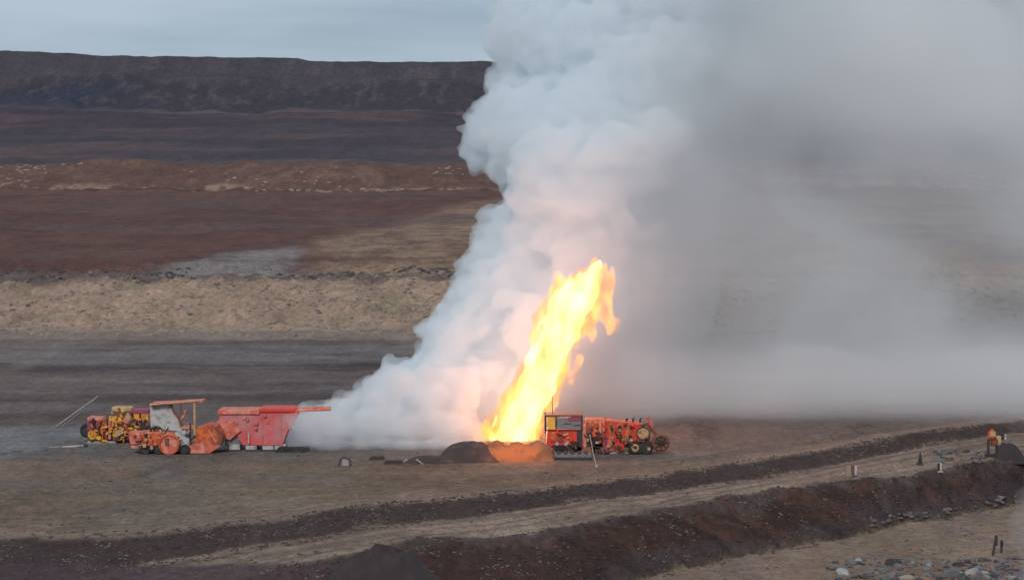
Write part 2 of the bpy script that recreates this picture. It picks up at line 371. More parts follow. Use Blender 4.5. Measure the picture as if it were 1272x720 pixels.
ax = fd.axes(); X3 = ax[0][:, None, None]; Y3 = ax[1][None, :, None]; Z3 = ax[2][None, None, :]
xl, xr = XL(Z3), XR(Z3); xc = (xl + xr) / 2; wd = (xr - xl) / 2; dp = DD(Z3)
rr = np.sqrt(((X3 - xc) / wd) ** 2 + ((Y3 - plY(Z3)) / dp) ** 2)
base = (1 - rr) * np.minimum(wd, dp) - .6
base = np.minimum(base, (ZT + 2 - Z3) * .6)
fd.f = np.maximum(fd.f, base.astype(np.float32))
rnd = random.Random(3)
def side(z, th, k=1.0):
    a, b = float(XL(z)), float(XR(z)); return ((a + b) / 2 + k * (b - a) / 2 * math.cos(th), plY(z) + k * float(DD(z)) * math.sin(th), z)
lv2 = []
for px_, py_, r_ in ((690, 232, 4.5), (715, 214, 5), (740, 200, 5), (700, 205, 4.5), (730, 235, 5)):
    x_, z_ = px_to_xz(px_, py_); p = (x_, plY(z_) - float(DD(z_)) * .72, z_); fd.ball(p, r_); lv2.append((p, r_))
for i in range(420):
    z = rnd.uniform(-.5, ZT - 3); th = math.pi + rnd.gauss(0, .75)
    r = (1.1 + z * .045) * rnd.uniform(.8, 1.7); r = min(r, 4.2)
    p = side(z, th, 1 - .55 * r / max(6, float(DD(z)))); fd.ball(p, r); lv2.append((p, r))
lv3 = []
for p, r in lv2:
    for k in range(16):
        d = Vector((rnd.gauss(0, 1), rnd.gauss(0, 1), rnd.gauss(0, 1))).normalized()
        if d.x > .5: d.x = -d.x
        r2 = r * rnd.uniform(.28, .5); q = tuple(p[i] + d[i] * r * .88 for i in range(3))
        if fd.sample(q) > r2 * 1.2: continue
        lv3.append((q, r2))
for q, r in lv3: fd.ball(q, r)
for q, r in list(lv3):
    if r < .5: continue
    for k in range(9):
        d = Vector((rnd.gauss(0, 1), rnd.gauss(0, 1), rnd.gauss(0, 1))).normalized()
        r2 = max(.33, r * rnd.uniform(.28, .5)); c = tuple(q[i] + d[i] * r * .9 for i in range(3))
        if fd.sample(c) > r2: continue
        fd.ball(c, r2)
fd.f += (.36 * (fbm(ax[0][:, None] / 1.1, ax[2][None, :] / 1.1, 3, 401)[:, None, :] + fbm(ax[1][:, None] / 1.4, ax[2][None, :] / 1.2, 3, 402)[None])).astype(np.float32)
def vol_mat(name, color, build, aniso=.1, emis=None):
    """build(tree, position socket) returns the density socket or a number"""
    m, t, o = new_mat(name)
    v = N(t, 'ShaderNodeVolumePrincipled'); v.inputs['Color'].default_value = color + (1,); v.inputs['Anisotropy'].default_value = aniso
    v.inputs['Density'].default_value = 0
    if emis: v.inputs['Emission Color'].default_value = emis[0] + (1,); v.inputs['Emission Strength'].default_value = emis[1]
    geo = N(t, 'ShaderNodeNewGeometry')
    tcn = N(t, 'ShaderNodeTexCoord')
    r = build(t, tcn.outputs['Object'])
    if isinstance(r, (int, float)): v.inputs['Density'].default_value = r
    else: t.links.new(r, v.inputs['Density'])
    t.links.new(v.outputs[0], o.inputs['Volume']); return m
def mnode(t, op, a, b=None, c=None):
    n = N(t, 'ShaderNodeMath', operation=op)
    for i, q in enumerate((a, b, c)):
        if q is None: continue
        if isinstance(q, (int, float)): n.inputs[i].default_value = q
        else: t.links.new(q, n.inputs[i])
    return n.outputs[0]
def mrange(t, v, a0, a1, b0, b1, smooth=True):
    n = N(t, 'ShaderNodeMapRange'); n.interpolation_type = 'SMOOTHSTEP' if smooth else 'LINEAR'
    for i, q in enumerate((a0, a1, b0, b1)): n.inputs[i + 1].default_value = q
    t.links.new(v, n.inputs[0]); return n.outputs[0]
def noise3(t, P, scale, det=2, st=(1, 1, 1)):
    mp = N(t, 'ShaderNodeMapping'); mp.inputs['Scale'].default_value = st; t.links.new(P, mp.inputs[0])
    n = N(t, 'ShaderNodeTexNoise'); n.inputs['Scale'].default_value = scale; n.inputs['Detail'].default_value = det; t.links.new(mp.outputs[0], n.inputs[0]); return n.outputs[0]
def plume_density(t, P):
    s = N(t, 'ShaderNodeSeparateXYZ'); t.links.new(P, s.inputs[0])
    # distance to the right of the plume's leaning left flank
    u = mnode(t, 'SUBTRACT', s.outputs[0], mnode(t, 'MULTIPLY_ADD', s.outputs[2], .52, -22.0))
    u = mnode(t, 'ADD', u, mnode(t, 'MULTIPLY', mnode(t, 'SUBTRACT', noise3(t, P, .075, 4), .5), 26.0))
    d = mrange(t, u, 9.0, 30.0, .46, .05)
    return mnode(t, 'MULTIPLY', d, mrange(t, u, 22.0, 46.0, 1, 0))
plume = link('smoke_plume', fd.mesh('smoke_plume'), vol_mat('white_smoke', (.960, .986, 1.0), plume_density))
tag(plume, 'thick white billowing smoke column leaning right above the fire', 'smoke')

wf = Field((-28, 174, -.6), (0, 198, 16), .27); rnd = random.Random(55)
for i in range(260):
    px_ = 350 + 235 * rnd.random() ** 1.15; top = max(8, min((px_ - 340) * .80, 95)); r_ = rnd.uniform(.5, 1.35) * min(1, .45 + (px_ - 340) / 90)
    py_ = 563 - top * rnd.random() ** 1.2; x, y, z = at(px_, py_, rnd.uniform(182.5, 194)); wf.ball((x, y, z + r_ * .3), r_, (1.3, 1, 1))
for i in range(150):
    px_ = rnd.uniform(352, 590); x, y, z = at(px_, rnd.uniform(552, 562), rnd.uniform(179.5, 183)); wf.ball((x, y, max(z, .15)), rnd.uniform(.45, .95), (1.6, 1, .8))
    px_ = rnd.uniform(375, 590); x, y, z = at(px_, 545, rnd.uniform(183, 193)); wf.ball((x, y, rnd.uniform(.3, 2.2)), rnd.uniform(.8, 1.4), (1.4, 1, .9))
for i in range(45):
    px_ = rnd.uniform(352, 420); x, y, z = at(px_, rnd.uniform(516, 548), rnd.uniform(176.5, 181)); wf.ball((x, y, z), rnd.uniform(.45, 1.1) * min(1, .3 + (px_ - 350) / 50), (1.5, 1, .8))
wf.f += (.2 * fbm(wf.axes()[0][:, None] / 1.1, wf.axes()[2][None, :] / 1.1, 3, 421)[:, None, :]).astype(np.float32); wf.blur()
wisps = link('wisps', wf.mesh('wisps'), vol_mat('wispy_smoke', (.965, .987, 1.0), lambda t, P: mrange(t, noise3(t, P, .5, 3), .35, .65, .14, .55)), plume)
# thin grey smoke drifting off to the right
dr = Field((-12, 188, -2), (122, 300, 92), 1.6)
rnd = random.Random(5)
for i in range(170):
    u = rnd.random(); z = rnd.uniform(-1, 72); x = rnd.uniform(4 + z * .05, 104); y = rnd.uniform(214, 280); r = rnd.uniform(8, 15)
    dr.ball((x, y, z), r)
for i in range(60):
    dr.ball((rnd.uniform(5, 85), rnd.uniform(203, 226), rnd.uniform(-1, 3)), rnd.uniform(5.5, 8), (1.5, 1.2, .8))
dr.blur(); dr.blur()
def drift_density(t, P):
    s = N(t, 'ShaderNodeSeparateXYZ'); t.links.new(P, s.inputs[0])
    n = noise3(t, P, .05, 5, (.8, .8, 1.4))
    d = mrange(t, n, .38, .64, .004, .036)
    # thinner hollow in the middle, thicker along the ground
    hol = N(t, 'ShaderNodeVectorMath', operation='DISTANCE'); hol.inputs[1].default_value = (34, 250, 30); 
    mp = N(t, 'ShaderNodeMapping'); mp.inputs['Scale'].default_value = (1, .3, 1); mp.inputs['Location'].default_value = (0, 175, 0)
    t.links.new(P, mp.inputs[0]); t.links.new(mp.outputs[0], hol.inputs[0])
    d = mnode(t, 'MULTIPLY', d, mrange(t, hol.outputs['Value'], 4, 13, .55, 1))
    low = mnode(t, 'ADD', mnode(t, 'MULTIPLY', mrange(t, s.outputs[2], 2, 12, .07, 0), mrange(t, s.outputs[1], 212, 232, 1, .05)), mrange(t, s.outputs[2], 26, 46, 0, .035))
    left = mrange(t, s.outputs[0], -1, 10, 0, 1)
    frt = mrange(t, s.outputs[1], 192, 212, .0, 1)
    far = mrange(t, s.outputs[1], 275, 294, 1, 0)
    d = mnode(t, 'MULTIPLY', mnode(t, 'MULTIPLY', mnode(t, 'MULTIPLY', mnode(t, 'ADD', d, low), left), frt), far)
    return d
drift = link('drifting_smoke', dr.mesh('drifting_smoke'), vol_mat('grey_smoke', (.995, .996, .998), drift_density, -.05))
tag(drift, 'thin grey smoke drifting to the right in front of the hillside', 'smoke')

# ------------------------------------------------------------------ fire
FY = 187.0
fl = Field((-6, 180, -1), (13, 193.5, 20.5), .13)
rnd = random.Random(9)
AX = [(629, 552, 38, 30), (645, 520, 36, 30), (664, 490, 33, 28), (676, 460, 33, 26), (686, 430, 31, 27), (697, 400, 36, 28), (713, 376, 37, 24), (727, 362, 30, 18), (741, 351, 18, 12), (745, 332, 9, 7)]
def axis(t):
    k = t * (len(AX) - 1); i = min(int(k), len(AX) - 2); f = k - i
    return [AX[i][j] * (1 - f) + AX[i + 1][j] * f for j in range(4)]
core = Field((-6, 180, -1), (13, 193.5, 20.5), .13)
for i in range(150):
    a = axis(i / 149); x, _, z = at(a[0], a[1], FY); r = a[2] / 12.7 * .98
    fl.ball((x, FY, z), r, (1, .8, 1)); core.ball((x, FY, z), r * .74, (1, .8, 1))
for i in range(420):
    a = axis(rnd.random() * .97); th = rnd.uniform(0, 2 * math.pi); x, _, z = at(a[0], a[1], FY); r = a[2] / 12.7 * .98
    q = (x + r * .92 * math.cos(th), FY + .8 * r * math.sin(th), z + rnd.uniform(-.5, .5)); r2 = rnd.uniform(.16, .55)
    for k in range(5):                       # licks trailing up and to the right
        fl.ball((q[0] + k * .22, q[1], q[2] + k * .5 * min(1, (575 - a[1]) and (a[1] - 318) / 70)), r2 * (1 - k * .2))
for chain in [[(744, 350, 12), (752, 368, 9), (752, 385, 10), (757, 400, 9), (763, 405, 6)], [(730, 405, 10), (736, 415, 9), (738, 428, 6)], [(768, 398, 5), (764, 410, 7), (758, 414, 4)], [(741, 425, 6), (740, 436, 5)], [(716, 430, 12), (718, 445, 9), (712, 462, 8), (704, 480, 6)],
              [(730, 352, 18), (738, 338, 14), (741, 329, 9)], [(750, 352, 12), (756, 362, 10)], [(748, 385, 8), (742, 395, 7)], [(700, 350, 12), (694, 342, 7)]]:
    for (p0, p1) in zip(chain, chain[1:]):
        for s in range(8):
            f = s / 8; q = [p0[j] * (1 - f) + p1[j] * f for j in range(3)]
            x, _, z = at(q[0], q[1], FY - .4); fl.ball((x, FY - .4, z), q[2] / 12.7 * .8)
_a = fl.axes(); core.f += (.75 * fbm(_a[0][:, None] / .9 - _a[2][None, :] * .4, _a[2][None, :] / 2.0, 5, 431, .6)[:, None, :] + .25 * fbm(_a[1][:, None] / .7, _a[2][None, :] / 1.1, 3, 432)[None] - .1).astype(np.float32); fl.f += (.50 * fbm(_a[0][:, None] / .8 - _a[2][None, :] * .35, _a[2][None, :] / 2.2, 4, 411)[:, None, :] + .12 * fbm(_a[1][:, None] / .7, _a[2][None, :] / 1.1, 3, 412)[None]).astype(np.float32)
fl.blur(); core.blur()
def emis_vol(name, col, strength, absorb=0.0):
    m, t, o = new_mat(name); e = N(t, 'ShaderNodeEmission'); e.inputs[0].default_value = col + (1,)
    tcn = N(t, 'ShaderNodeTexCoord'); n = noise3(t, tcn.outputs['Object'], .75, 5, (1, 1, .55))
    t.links.new(mrange(t, n, .38, .62, strength * .5, strength * 1.4), e.inputs[1])
    if absorb:
        ab = N(t, 'ShaderNodeVolumeAbsorption'); ab.inputs[0].default_value = (0, 0, 0, 1); ab.inputs[1].default_value = absorb
        ad = N(t, 'ShaderNodeAddShader'); t.links.new(e.outputs[0], ad.inputs[0]); t.links.new(ab.outputs[0], ad.inputs[1]); t.links.new(ad.outputs[0], o.inputs['Volume'])
    else: t.links.new(e.outputs[0], o.inputs['Volume'])
    return m
flame = link('flame', fl.mesh('flame'), emis_vol('flame_gas', (1, .36, .05), .85, .35))
tag(flame, 'tall leaning yellow and orange jet of fire rising out of the pit', 'fire')
link('flame_core', core.mesh('flame_core'), emis_vol('flame_core_gas', (1, .80, .30), .85), flame)
# the fire's own light
for px_, py_, e in ((640, 530, 2500), (672, 470, 3400), (698, 400, 4300), (735, 345, 3000)):
    l = bpy.data.lights.new('fire_light', 'POINT'); l.energy = e; l.color = (1, .40, .30); l.shadow_soft_size = .9
    o = bpy.data.objects.new('fire_light', l); COL.objects.link(o); o.location = at(px_, py_, FY); o.parent = flame
    l.cycles.max_bounces = 6

# ------------------------------------------------------------------ materials
def paint(name, c, rough=.5, metal=0.0, dirt=.45, dc=(.09, .075, .065), scale=2.0, c2=None):
    m, t, o = new_mat(name); b = N(t, 'ShaderNodeBsdfPrincipled'); b.inputs['Roughness'].default_value = rough; b.inputs['Metallic'].default_value = metal
    tcn = N(t, 'ShaderNodeTexCoord')
    n = noise3(t, tcn.outputs['Object'], scale, 6); f = mrange(t, n, .42, .72, 0, dirt)
    mx = N(t, 'ShaderNodeMix', data_type='RGBA'); t.links.new(f, mx.inputs[0]); mx.inputs[7].default_value = dc + (1,)
    if c2:
        n2 = noise3(t, tcn.outputs['Object'], scale * .7, 3); mm = N(t, 'ShaderNodeMix', data_type='RGBA'); t.links.new(mrange(t, n2, .42, .58, 0, 1), mm.inputs[0])
        mm.inputs[6].default_value = c + (1,); mm.inputs[7].default_value = c2 + (1,); t.links.new(mm.outputs[2], mx.inputs[6])
    else: mx.inputs[6].default_value = c + (1,)
    if 'rock' in name or 'stone' in name:
        oi = N(t, 'ShaderNodeObjectInfo'); hs_ = N(t, 'ShaderNodeVectorMath', operation='SCALE'); t.links.new(mx.outputs[2], hs_.inputs[0]); t.links.new(mrange(t, oi.outputs['Random'], 0, 1, .55, 1.15, False), hs_.inputs['Scale']); t.links.new(hs_.outputs[0], b.inputs['Base Color'])
    else: t.links.new(mx.outputs[2], b.inputs['Base Color'])
    bp = N(t, 'ShaderNodeBump'); bp.inputs['Strength'].default_value = .25; bp.inputs['Distance'].default_value = .03; t.links.new(noise3(t, tcn.outputs['Object'], scale * 4, 4), bp.inputs['Height']); t.links.new(bp.outputs[0], b.inputs['Normal'])
    t.links.new(b.outputs[0], o.inputs[0]); return m
M = dict(
    red=paint('red_paint', (.72, .05, .03), .45), orange=paint('orange_paint', (.74, .15, .03), .5, c2=(.52, .07, .03), scale=3, dirt=.7), salmon=paint('faded_salmon_paint', (.74, .27, .19), .6, c2=(.68, .14, .08)),
    pink=paint('faded_red_paint', (.66, .10, .10), .6, c2=(.56, .20, .20), scale=.6, dirt=.5, dc=(.35, .16, .15)), yellow=paint('yellow_paint', (.80, .45, .03), .5, c2=(.70, .27, .03)), tanp=paint('tan_paint', (.55, .34, .16), .6),
    white=paint('dirty_white_paint', (.48, .455, .44), .6, dirt=.6), dark=paint('dark_steel', (.045, .042, .042), .6, .3), rubber=paint('black_rubber', (.022, .021, .021), .85, dirt=.5),
    steel=paint('grey_steel', (.24, .23, .24), .5, .5), glass=paint('dusty_glass', (.20, .19, .20), .15, 0, .5, (.3, .26, .23)), magenta=paint('crimson_paint', (.33, .05, .10), .5), pole=paint('pale_wood', (.42, .34, .25), .7),
    brown=paint('rusty_brown_steel', (.20, .07, .04), .7), amber=paint('amber_panel', (.75, .42, .06), .35, dirt=.2), slab=paint('grey_concrete', (.33, .32, .32), .9, scale=1.2),
    darkmound=paint('dark_clay', (.040, .030, .029), .95, dirt=.6, dc=(.06, .045, .04), scale=1.1), mound=paint('dark_spoil', (.060, .042, .038), .95, dirt=.7, dc=(.12, .085, .07), scale=.9), pit=paint('firelit_orange_soil', (.30, .13, .06), .95, dirt=.7, dc=(.1, .06, .04), scale=.9),  # pit: firelight is painted into the soil's orange
    rock=paint('grey_green_rock', (.15, .155, .145), .9, dirt=.8, dc=(.11, .10, .10), scale=.7), rock2=paint('pale_rock', (.34, .335, .32), .9, scale=.8), rock3=paint('rust_rock', (.28, .14, .09), .9, scale=.8),
    tanrock=paint('tan_stone', (.30, .235, .175), .95, dirt=.7, dc=(.16, .12, .10), scale=.3), darkrock=paint('dark_stone', (.075, .065, .065), .95, scale=.8), purple=paint('purple_grey_stone', (.17, .13, .14), .95, scale=.8))

# ------------------------------------------------------------------ modelling in photo pixels about a base point (metres afterwards)
class Rig:
    def __init__(s, name, label, cat, px, py, Y=None, rz=0, group=None):
        x, y, z = spot(px, py)
        s.px, s.py, s.k = px, py, y / F
        s.root = bpy.data.objects.new(name, None); s.root.empty_display_size = .3; COL.objects.link(s.root)
        s.root.location = (x, y, z); s.root.rotation_euler = (0, 0, rz); tag(s.root, label, cat, group)
    def p(s, px, py, d=0.0): return Vector(((px - s.px) * s.k, d, (s.py - py) * s.k))
class Part:
    def __init__(s, rig): s.bm = bmesh.new(); s.r = rig
    def box(s, x0, y0, x1, y1, d0, d1, bev=.03, taper=None, rot=None):
        a = s.r.p(x0, y1, d0); b = s.r.p(x1, y0, d1); g = bmesh.ops.create_cube(s.bm, size=1)['verts']
        c = (a + b) / 2; sz = b - a
        for v in g:
            if taper and v.co.z > 0: v.co.x *= taper[0]; v.co.y *= taper[1]
            if taper and len(taper) > 2 and v.co.z > 0: v.co.x += taper[2]
            v.co = Vector((v.co.x * sz.x, v.co.y * sz.y, v.co.z * sz.z))
            if rot: v.co = Matrix.Rotation(rot, 3, 'Y') @ v.co
            v.co += c
        if bev:
            es = list({e for v in g for e in v.link_edges}); bmesh.ops.bevel(s.bm, geom=es, offset=min(bev, .3 * min(map(abs, sz))), segments=1, affect='EDGES')
        return s
    def poly(s, pts, d0, d1):                 # a side-view outline given real thickness
        f = [s.bm.verts.new(s.r.p(x, y, d0)) for x, y in pts]; b = [s.bm.verts.new(s.r.p(x, y, d1)) for x, y in pts]
        s.bm.faces.new(f); s.bm.faces.new(b[::-1]); n = len(pts)
        for i in range(n): s.bm.faces.new([f[i], b[i], b[(i + 1) % n], f[(i + 1) % n]])
        bmesh.ops.recalc_face_normals(s.bm, faces=s.bm.faces); return s
    def tube(s, pts, r, n=8):                 # pts (px,py,d)
        P = [s.r.p(*q) for q in pts]
        for a, b in zip(P, P[1:]):
            L = (b - a).length
            if L < 1e-4: continue
            m = Matrix.Translation((a + b) / 2) @ (b - a).to_track_quat('Z', 'Y').to_matrix().to_4x4()
            bmesh.ops.create_cone(s.bm, cap_ends=True, segments=n, radius1=r, radius2=r, depth=L + r * .6, matrix=m)
        return s
    def drum(s, x, y, rpx, d0, d1, n=20, r2=None):   # axis along depth
        c = s.r.p(x, y, (d0 + d1) / 2); m = Matrix.Translation(c) @ Matrix.Rotation(math.pi / 2, 4, 'X'); r = rpx * s.r.k
        g = bmesh.ops.create_cone(s.bm, cap_ends=True, segments=n, radius1=r if r2 is None else r2 * s.r.k, radius2=r, depth=abs(d1 - d0), matrix=m); return s
    def drumx(s, x0, x1, y, rpx, d, n=20, r2=None):  # axis along x
        c = s.r.p((x0 + x1) / 2, y, d); m = Matrix.Translation(c) @ Matrix.Rotation(math.pi / 2, 4, 'Y'); r = rpx * s.r.k
        bmesh.ops.create_cone(s.bm, cap_ends=True, segments=n, radius1=r, radius2=r if r2 is None else r2 * s.r.k, depth=abs(x1 - x0) * s.r.k, matrix=m); return s
    def ring(s, x, y, rpx, tpx, d, n=22, m_=8):      # torus, axis along depth
        R_, r = rpx * s.r.k, tpx * s.r.k; c = s.r.p(x, y, d); vs = []
        for i in range(n):
            a = 2 * math.pi * i / n
            vs.append([s.bm.verts.new(c + Vector(((R_ + r * math.cos(b)) * math.cos(a), r * 1.2 * math.sin(b), (R_ + r * math.cos(b)) * math.sin(a)))) for b in [2 * math.pi * j / m_ for j in range(m_)]])
        for i in range(n):
            for j in range(m_): s.bm.faces.new([vs[i][j], vs[i][(j + 1) % m_], vs[(i + 1) % n][(j + 1) % m_], vs[(i + 1) % n][j]])
        bmesh.ops.recalc_face_normals(s.bm, faces=s.bm.faces); return s
    def done(s, name, mat, parent=None, label=None):
        me = bpy.data.meshes.new(name); s.bm.to_mesh(me); s.bm.free()
        o = link(name, me, M[mat] if isinstance(mat, str) else mat, parent or s.r.root)
        if label: o['label'] = label
        return o
def wheel(rig, x, y, r, d, rimmat='steel', tyre='rubber', name='wheel'):
    w_ = Part(rig).drum(x, y, r * .62, d + .05, d + .32, 16).done(name, rimmat)
    Part(rig).ring(x, y, r * .76, r * .26, d + .18).done('tyre', tyre, w_)
    Part(rig).drum(x, y, r * .2, d - .04, d + .1, 10).done('hub', 'dark', w_)
    return w_

# ================================================================== crane truck beside the fire
T = Rig('crane_truck', 'orange and red crane truck parked right of the fire, its front facing the camera', 'truck', 752, 562)
ch = Part(T).box(683, 549, 812, 554, -.9, .9).done('chassis', 'dark')
cab = Part(T).poly([(679, 532), (722, 532), (724, 552), (678, 552)], -1.2, 1.2).done('cab', 'red')
Part(T).box(677, 512.5, 723, 515.5, -1.25, 1.25, .05).done('roof', 'brown', cab)
Part(T).box(705, 515.5, 721, 520, -1.23, -.95, .02).done('roof_panel', 'magenta', cab)
Part(T).box(693, 514.6, 708, 515.8, -1.3, -1.24, .0).done('light_bar', 'white', cab)
ws = Part(T).box(691, 517, 721, 530, -1.16, -1.10, .01).done('windscreen', 'glass', cab)
Part(T).box(700, 523, 709, 524, -1.22, -1.17, 0).box(712, 525, 720, 526, -1.22, -1.17, 0).done('wiper', 'dark', ws)
Part(T).box(679.5, 516, 688.5, 530.5, -1.3, -1.22, .01).done('side_panel', 'amber', cab, 'amber lit side window pane of the cab')
for a, b, c_, d_, dd in ((677, 513, 677, 535, -1.2), (690, 515, 690, 532, -1.2), (722, 515, 722, 532, -1.2), (677, 513, 677, 535, 1.1), (722, 515, 722, 532, 1.1), (677, 531.5, 722, 531.5, -1.25)):
    Part(T).tube([(a, b, dd), (c_, d_, dd)], .07).done('pillar', 'dark', cab)
for i, x in enumerate((683, 692, 701, 710)):
    Part(T).box(x, 534, x + 6.5, 546, -1.32, -1.2, .05).done('front_panel', ('orange', 'brown', 'orange', 'red')[i], cab)
for x in (691, 702): Part(T).drum(x, 548.5, 2.2, -1.4, -1.22, 12).done('headlight', 'white', cab)
Part(T).box(715.5, 533, 722, 552, -1.34, -1.2, .03).done('side_grille', 'dark', cab)
g = Part(T)
for k in range(6): g.box(686, 550 + k * 1.2, 716, 550.7 + k * 1.2, -1.36, -1.2, 0)
g.done('grille', 'dark', cab)
Part(T).tube([(686, 513, -.3), (685.5, 501, -.3), (685.2, 490, -.3)], .035, 6).done('antenna', 'dark', cab)
Part(T).box(720, 527, 728, 554, -1.0, 1.0, .08).done('tool_locker', 'salmon')
tk = Part(T).box(727, 519, 752, 542, -1.1, 1.1, .15).done('engine_cover', 'orange')
for x in (731, 737, 743, 748): Part(T).box(x, 521, x + 3, 534, -1.2, -1.08, .03).done('cover_rib', 'salmon', tk)
Part(T).box(729, 535, 735, 541, -1.25, -1.05, .04).done('vent', 'dark', tk); Part(T).box(740, 534, 744, 539, -1.25, -1.05, .04).done('vent', 'dark', tk)
Part(T).box(732, 542, 750, 553, -.9, .9, .05).done('battery_box', 'dark')
hp = Part(T).poly([(752, 520), (786, 523), (783, 540), (752, 543)], -1.15, 1.15).done('hopper', 'orange')
for x in (752.5, 763, 773, 782): Part(T).box(x, 520.5 + (x - 752) * .09, x + 1.8, 545, -1.24, -1.12, .02).done('hopper_rib', 'red', hp)
Part(T).box(764, 524, 773, 534, -1.2, -1.13, .03).done('hatch', 'amber' if False else 'orange', hp)
Part(T).box(753, 540, 760, 558, -1.1, -.6, .05).done('support_leg', 'salmon'); Part(T).box(762.5, 541, 775, 557, -1.05, 0, .08).done('fuel_tank', 'red')
Part(T).box(748, 540, 752, 561, -1.15, -.8, .03).done('outrigger', 'magenta')
hd = Part(T).poly([(780, 525), (797, 524), (801, 531), (799, 545), (781, 546)], -1.1, 1.1).done('hood', 'red')
Part(T).drum(798, 535, 8.5, -1.2, .6, 22).done('winch_drum', 'tanp'); Part(T).ring(798, 535, 8, 1.2, -1.25).done('winch_guard', 'brown')
for x in (778, 795, 786): Part(T).tube([(x, 526, -.2), (x, 520, -.2), (x + 1.5, 518.5, -.2)], .09).done('exhaust', 'dark')
Part(T).tube([(797, 526, -1), (803, 524, -1), (807, 528, -1), (812, 534, -1), (818, 541, -1)], .14).done('boom_arm', 'brown')
Part(T).tube([(804, 517, -.6), (808, 524, -.6), (810, 533, -.6)], .16).done('boom_strut', 'salmon')
Part(T).box(806, 522, 811, 533, -.9, -.3, .05).done('arm_bracket', 'pink')
Part(T).box(801, 538, 807, 560, -1.0, .8, .05).done('rear_frame', 'brown')
wheel(T, 788, 553, 8.2, -1.4, 'tanp'); wheel(T, 802, 554, 8, -1.3, 'dark'); wheel(T, 697, 555, 8, -1.15, 'dark'); wheel(T, 716, 555, 8, .5, 'dark'); wheel(T, 740, 555, 7, .5, 'dark')
sw = wheel(T, 820, 547, 11.5, -1.3, 'brown', 'brown', 'reel')
for k in range(8):
    a = k * math.pi / 4; Part(T).tube([(820, 547, -1.38), (820 + 9 * math.cos(a), 547 + 9 * math.sin(a), -1.38)], .06, 6).done('spoke', 'dark', sw)
hs = Part(T); hs.tube([(724, 536, -1.3), (728, 541, -1.4), (735, 540, -1.4), (741, 544, -1.4), (747, 541, -1.35)], .05, 6); hs.done('hose', 'rubber')
SK = Rig('steel_skid', 'flat grey steel skid lying in front of the crane truck cab', 'skid', 706, 571)
Part(SK).poly([(678, 570), (734, 569), (735, 564), (684, 564)], 0, 1.6).done('deck', 'steel')
for k in range(6): Part(SK).box(684 + k * 8.5, 562, 688 + k * 8.5, 565, .1, 1.5, .02).done('cross_beam', 'dark')
for dd in (-.05, 1.55): Part(SK).box(678, 567.5, 735, 571, dd, dd + .14, .02).done('runner', 'dark')
PL = Rig('leaning_pole', 'pale wooden pole leaning in front of the crane truck', 'pole', 741, 580)
Part(PL).tube([(741, 580, 0), (737, 563, .4), (733, 541, .9)], .05, 8).done('shaft', 'pole'); Part(PL).box(739.5, 577.5, 742.5, 580.5, -.1, .1, .02).done('foot', 'white')
for px_, py_, wd_, la in ((773, 562, 8, 'widest of the'), (781, 561.5, 6, 'rightmost of the'), (762, 563, 5, 'leftmost of the')):
    B = Rig('cloth_scrap', la + ' three pale scraps under the middle of the crane truck', 'scrap', px_, py_, group='pale scraps under the truck')
    Part(B).poly([(px_ - wd_, py_), (px_ + wd_, py_), (px_ + wd_ * .4, py_ - 3), (px_ - wd_ * .6, py_ - 2.2)], -.3, .3).done('cloth', 'white')

def clutter(rig, x0, y0, x1, y1, d, n, mats, seed):
    q = random.Random(seed)
    for i in range(n):
        x, y = q.uniform(x0, x1), q.uniform(y0, y1); m_ = q.choice(mats); k = q.random(); dd = d - q.uniform(0, .25)
        if k < .4: Part(rig).box(x, y, x + q.uniform(1.5, 5), y + q.uniform(1.5, 5), dd, dd + .3, .04).done('fitting', m_)
        elif k < .75:
            a = q.uniform(-6, 6); b = q.uniform(-5, 5); Part(rig).tube([(x, y, dd), (x + a, y + b * .3, dd - .05), (x + a + b * .3, y + b, dd)], q.uniform(.04, .1), 6).done('pipe', m_)
        else: Part(rig).drum(x, y, q.uniform(1.2, 3), dd, dd + .2, 12).done('flange', m_)
clutter(T, 727, 522, 806, 556, -1.3, 55, ['orange', 'red', 'brown', 'dark', 'brown', 'dark', 'salmon', 'tanp'], 5)
clutter(T, 680, 534, 718, 552, -1.38, 14, ['orange', 'red', 'brown', 'dark', 'salmon'], 6)
# ================================================================== red service tractor with canopy on the left
A = Rig('service_tractor', 'orange red tractor with round fenders and a light canopy roof on one post', 'tractor', 210, 563)
bd = Part(A).poly([(160, 537), (200, 535), (232, 540), (236, 556), (163, 556)], -.2, 1.6).done('body', 'salmon')
Part(A).poly([(177, 540), (198, 538), (203, 544), (196, 552), (177, 552)], -.55, -.15).done('bonnet', 'orange', bd)
Part(A).box(162, 538, 175, 551, -.4, 0, .06).done('front_cowl', 'salmon', bd)
Part(A).tube([(178, 538, -.5), (184, 542, -.5), (186, 551, -.5)], .05).done('grab_rail', 'tanp', bd)
fn = Part(A).drum(212, 550, 13, -.75, .3, 26).done('fender', 'salmon'); Part(A).ring(212, 550, 12, 1.6, -.75).done('fender_lip', 'orange', fn); Part(A).box(207, 542, 212, 552, -.85, -.72, .05).done('fender_recess', 'brown', fn)
fn2 = Part(A).drum(190, 547, 10, -.5, .2, 22).done('fender', 'orange')
for x in (182, 198, 231): wheel(A, x, 557, 6.5, -.65, 'dark')
Part(A).box(172, 556, 236, 561, -.4, 1.5, .05).done('underframe', 'dark')
Part(A).poly([(186, 503), (213, 501), (218, 514), (225, 532), (228, 536), (187, 531)], .2, .34).done('windscreen', 'white', None, 'dusty pale windscreen panel')
Part(A).poly([(186, 500.5), (213, 498.5), (214, 502), (187, 504)], .1, .5).done('screen_frame', 'salmon')
Part(A).tube([(213, 502, .1), (217, 512, .1), (223, 518, .1), (226, 530, .1)], .12).done('screen_edge', 'brown')
Part(A).tube([(222, 522, .1), (229, 516, .1), (231, 509, .1)], .09).done('bent_brace', 'salmon')
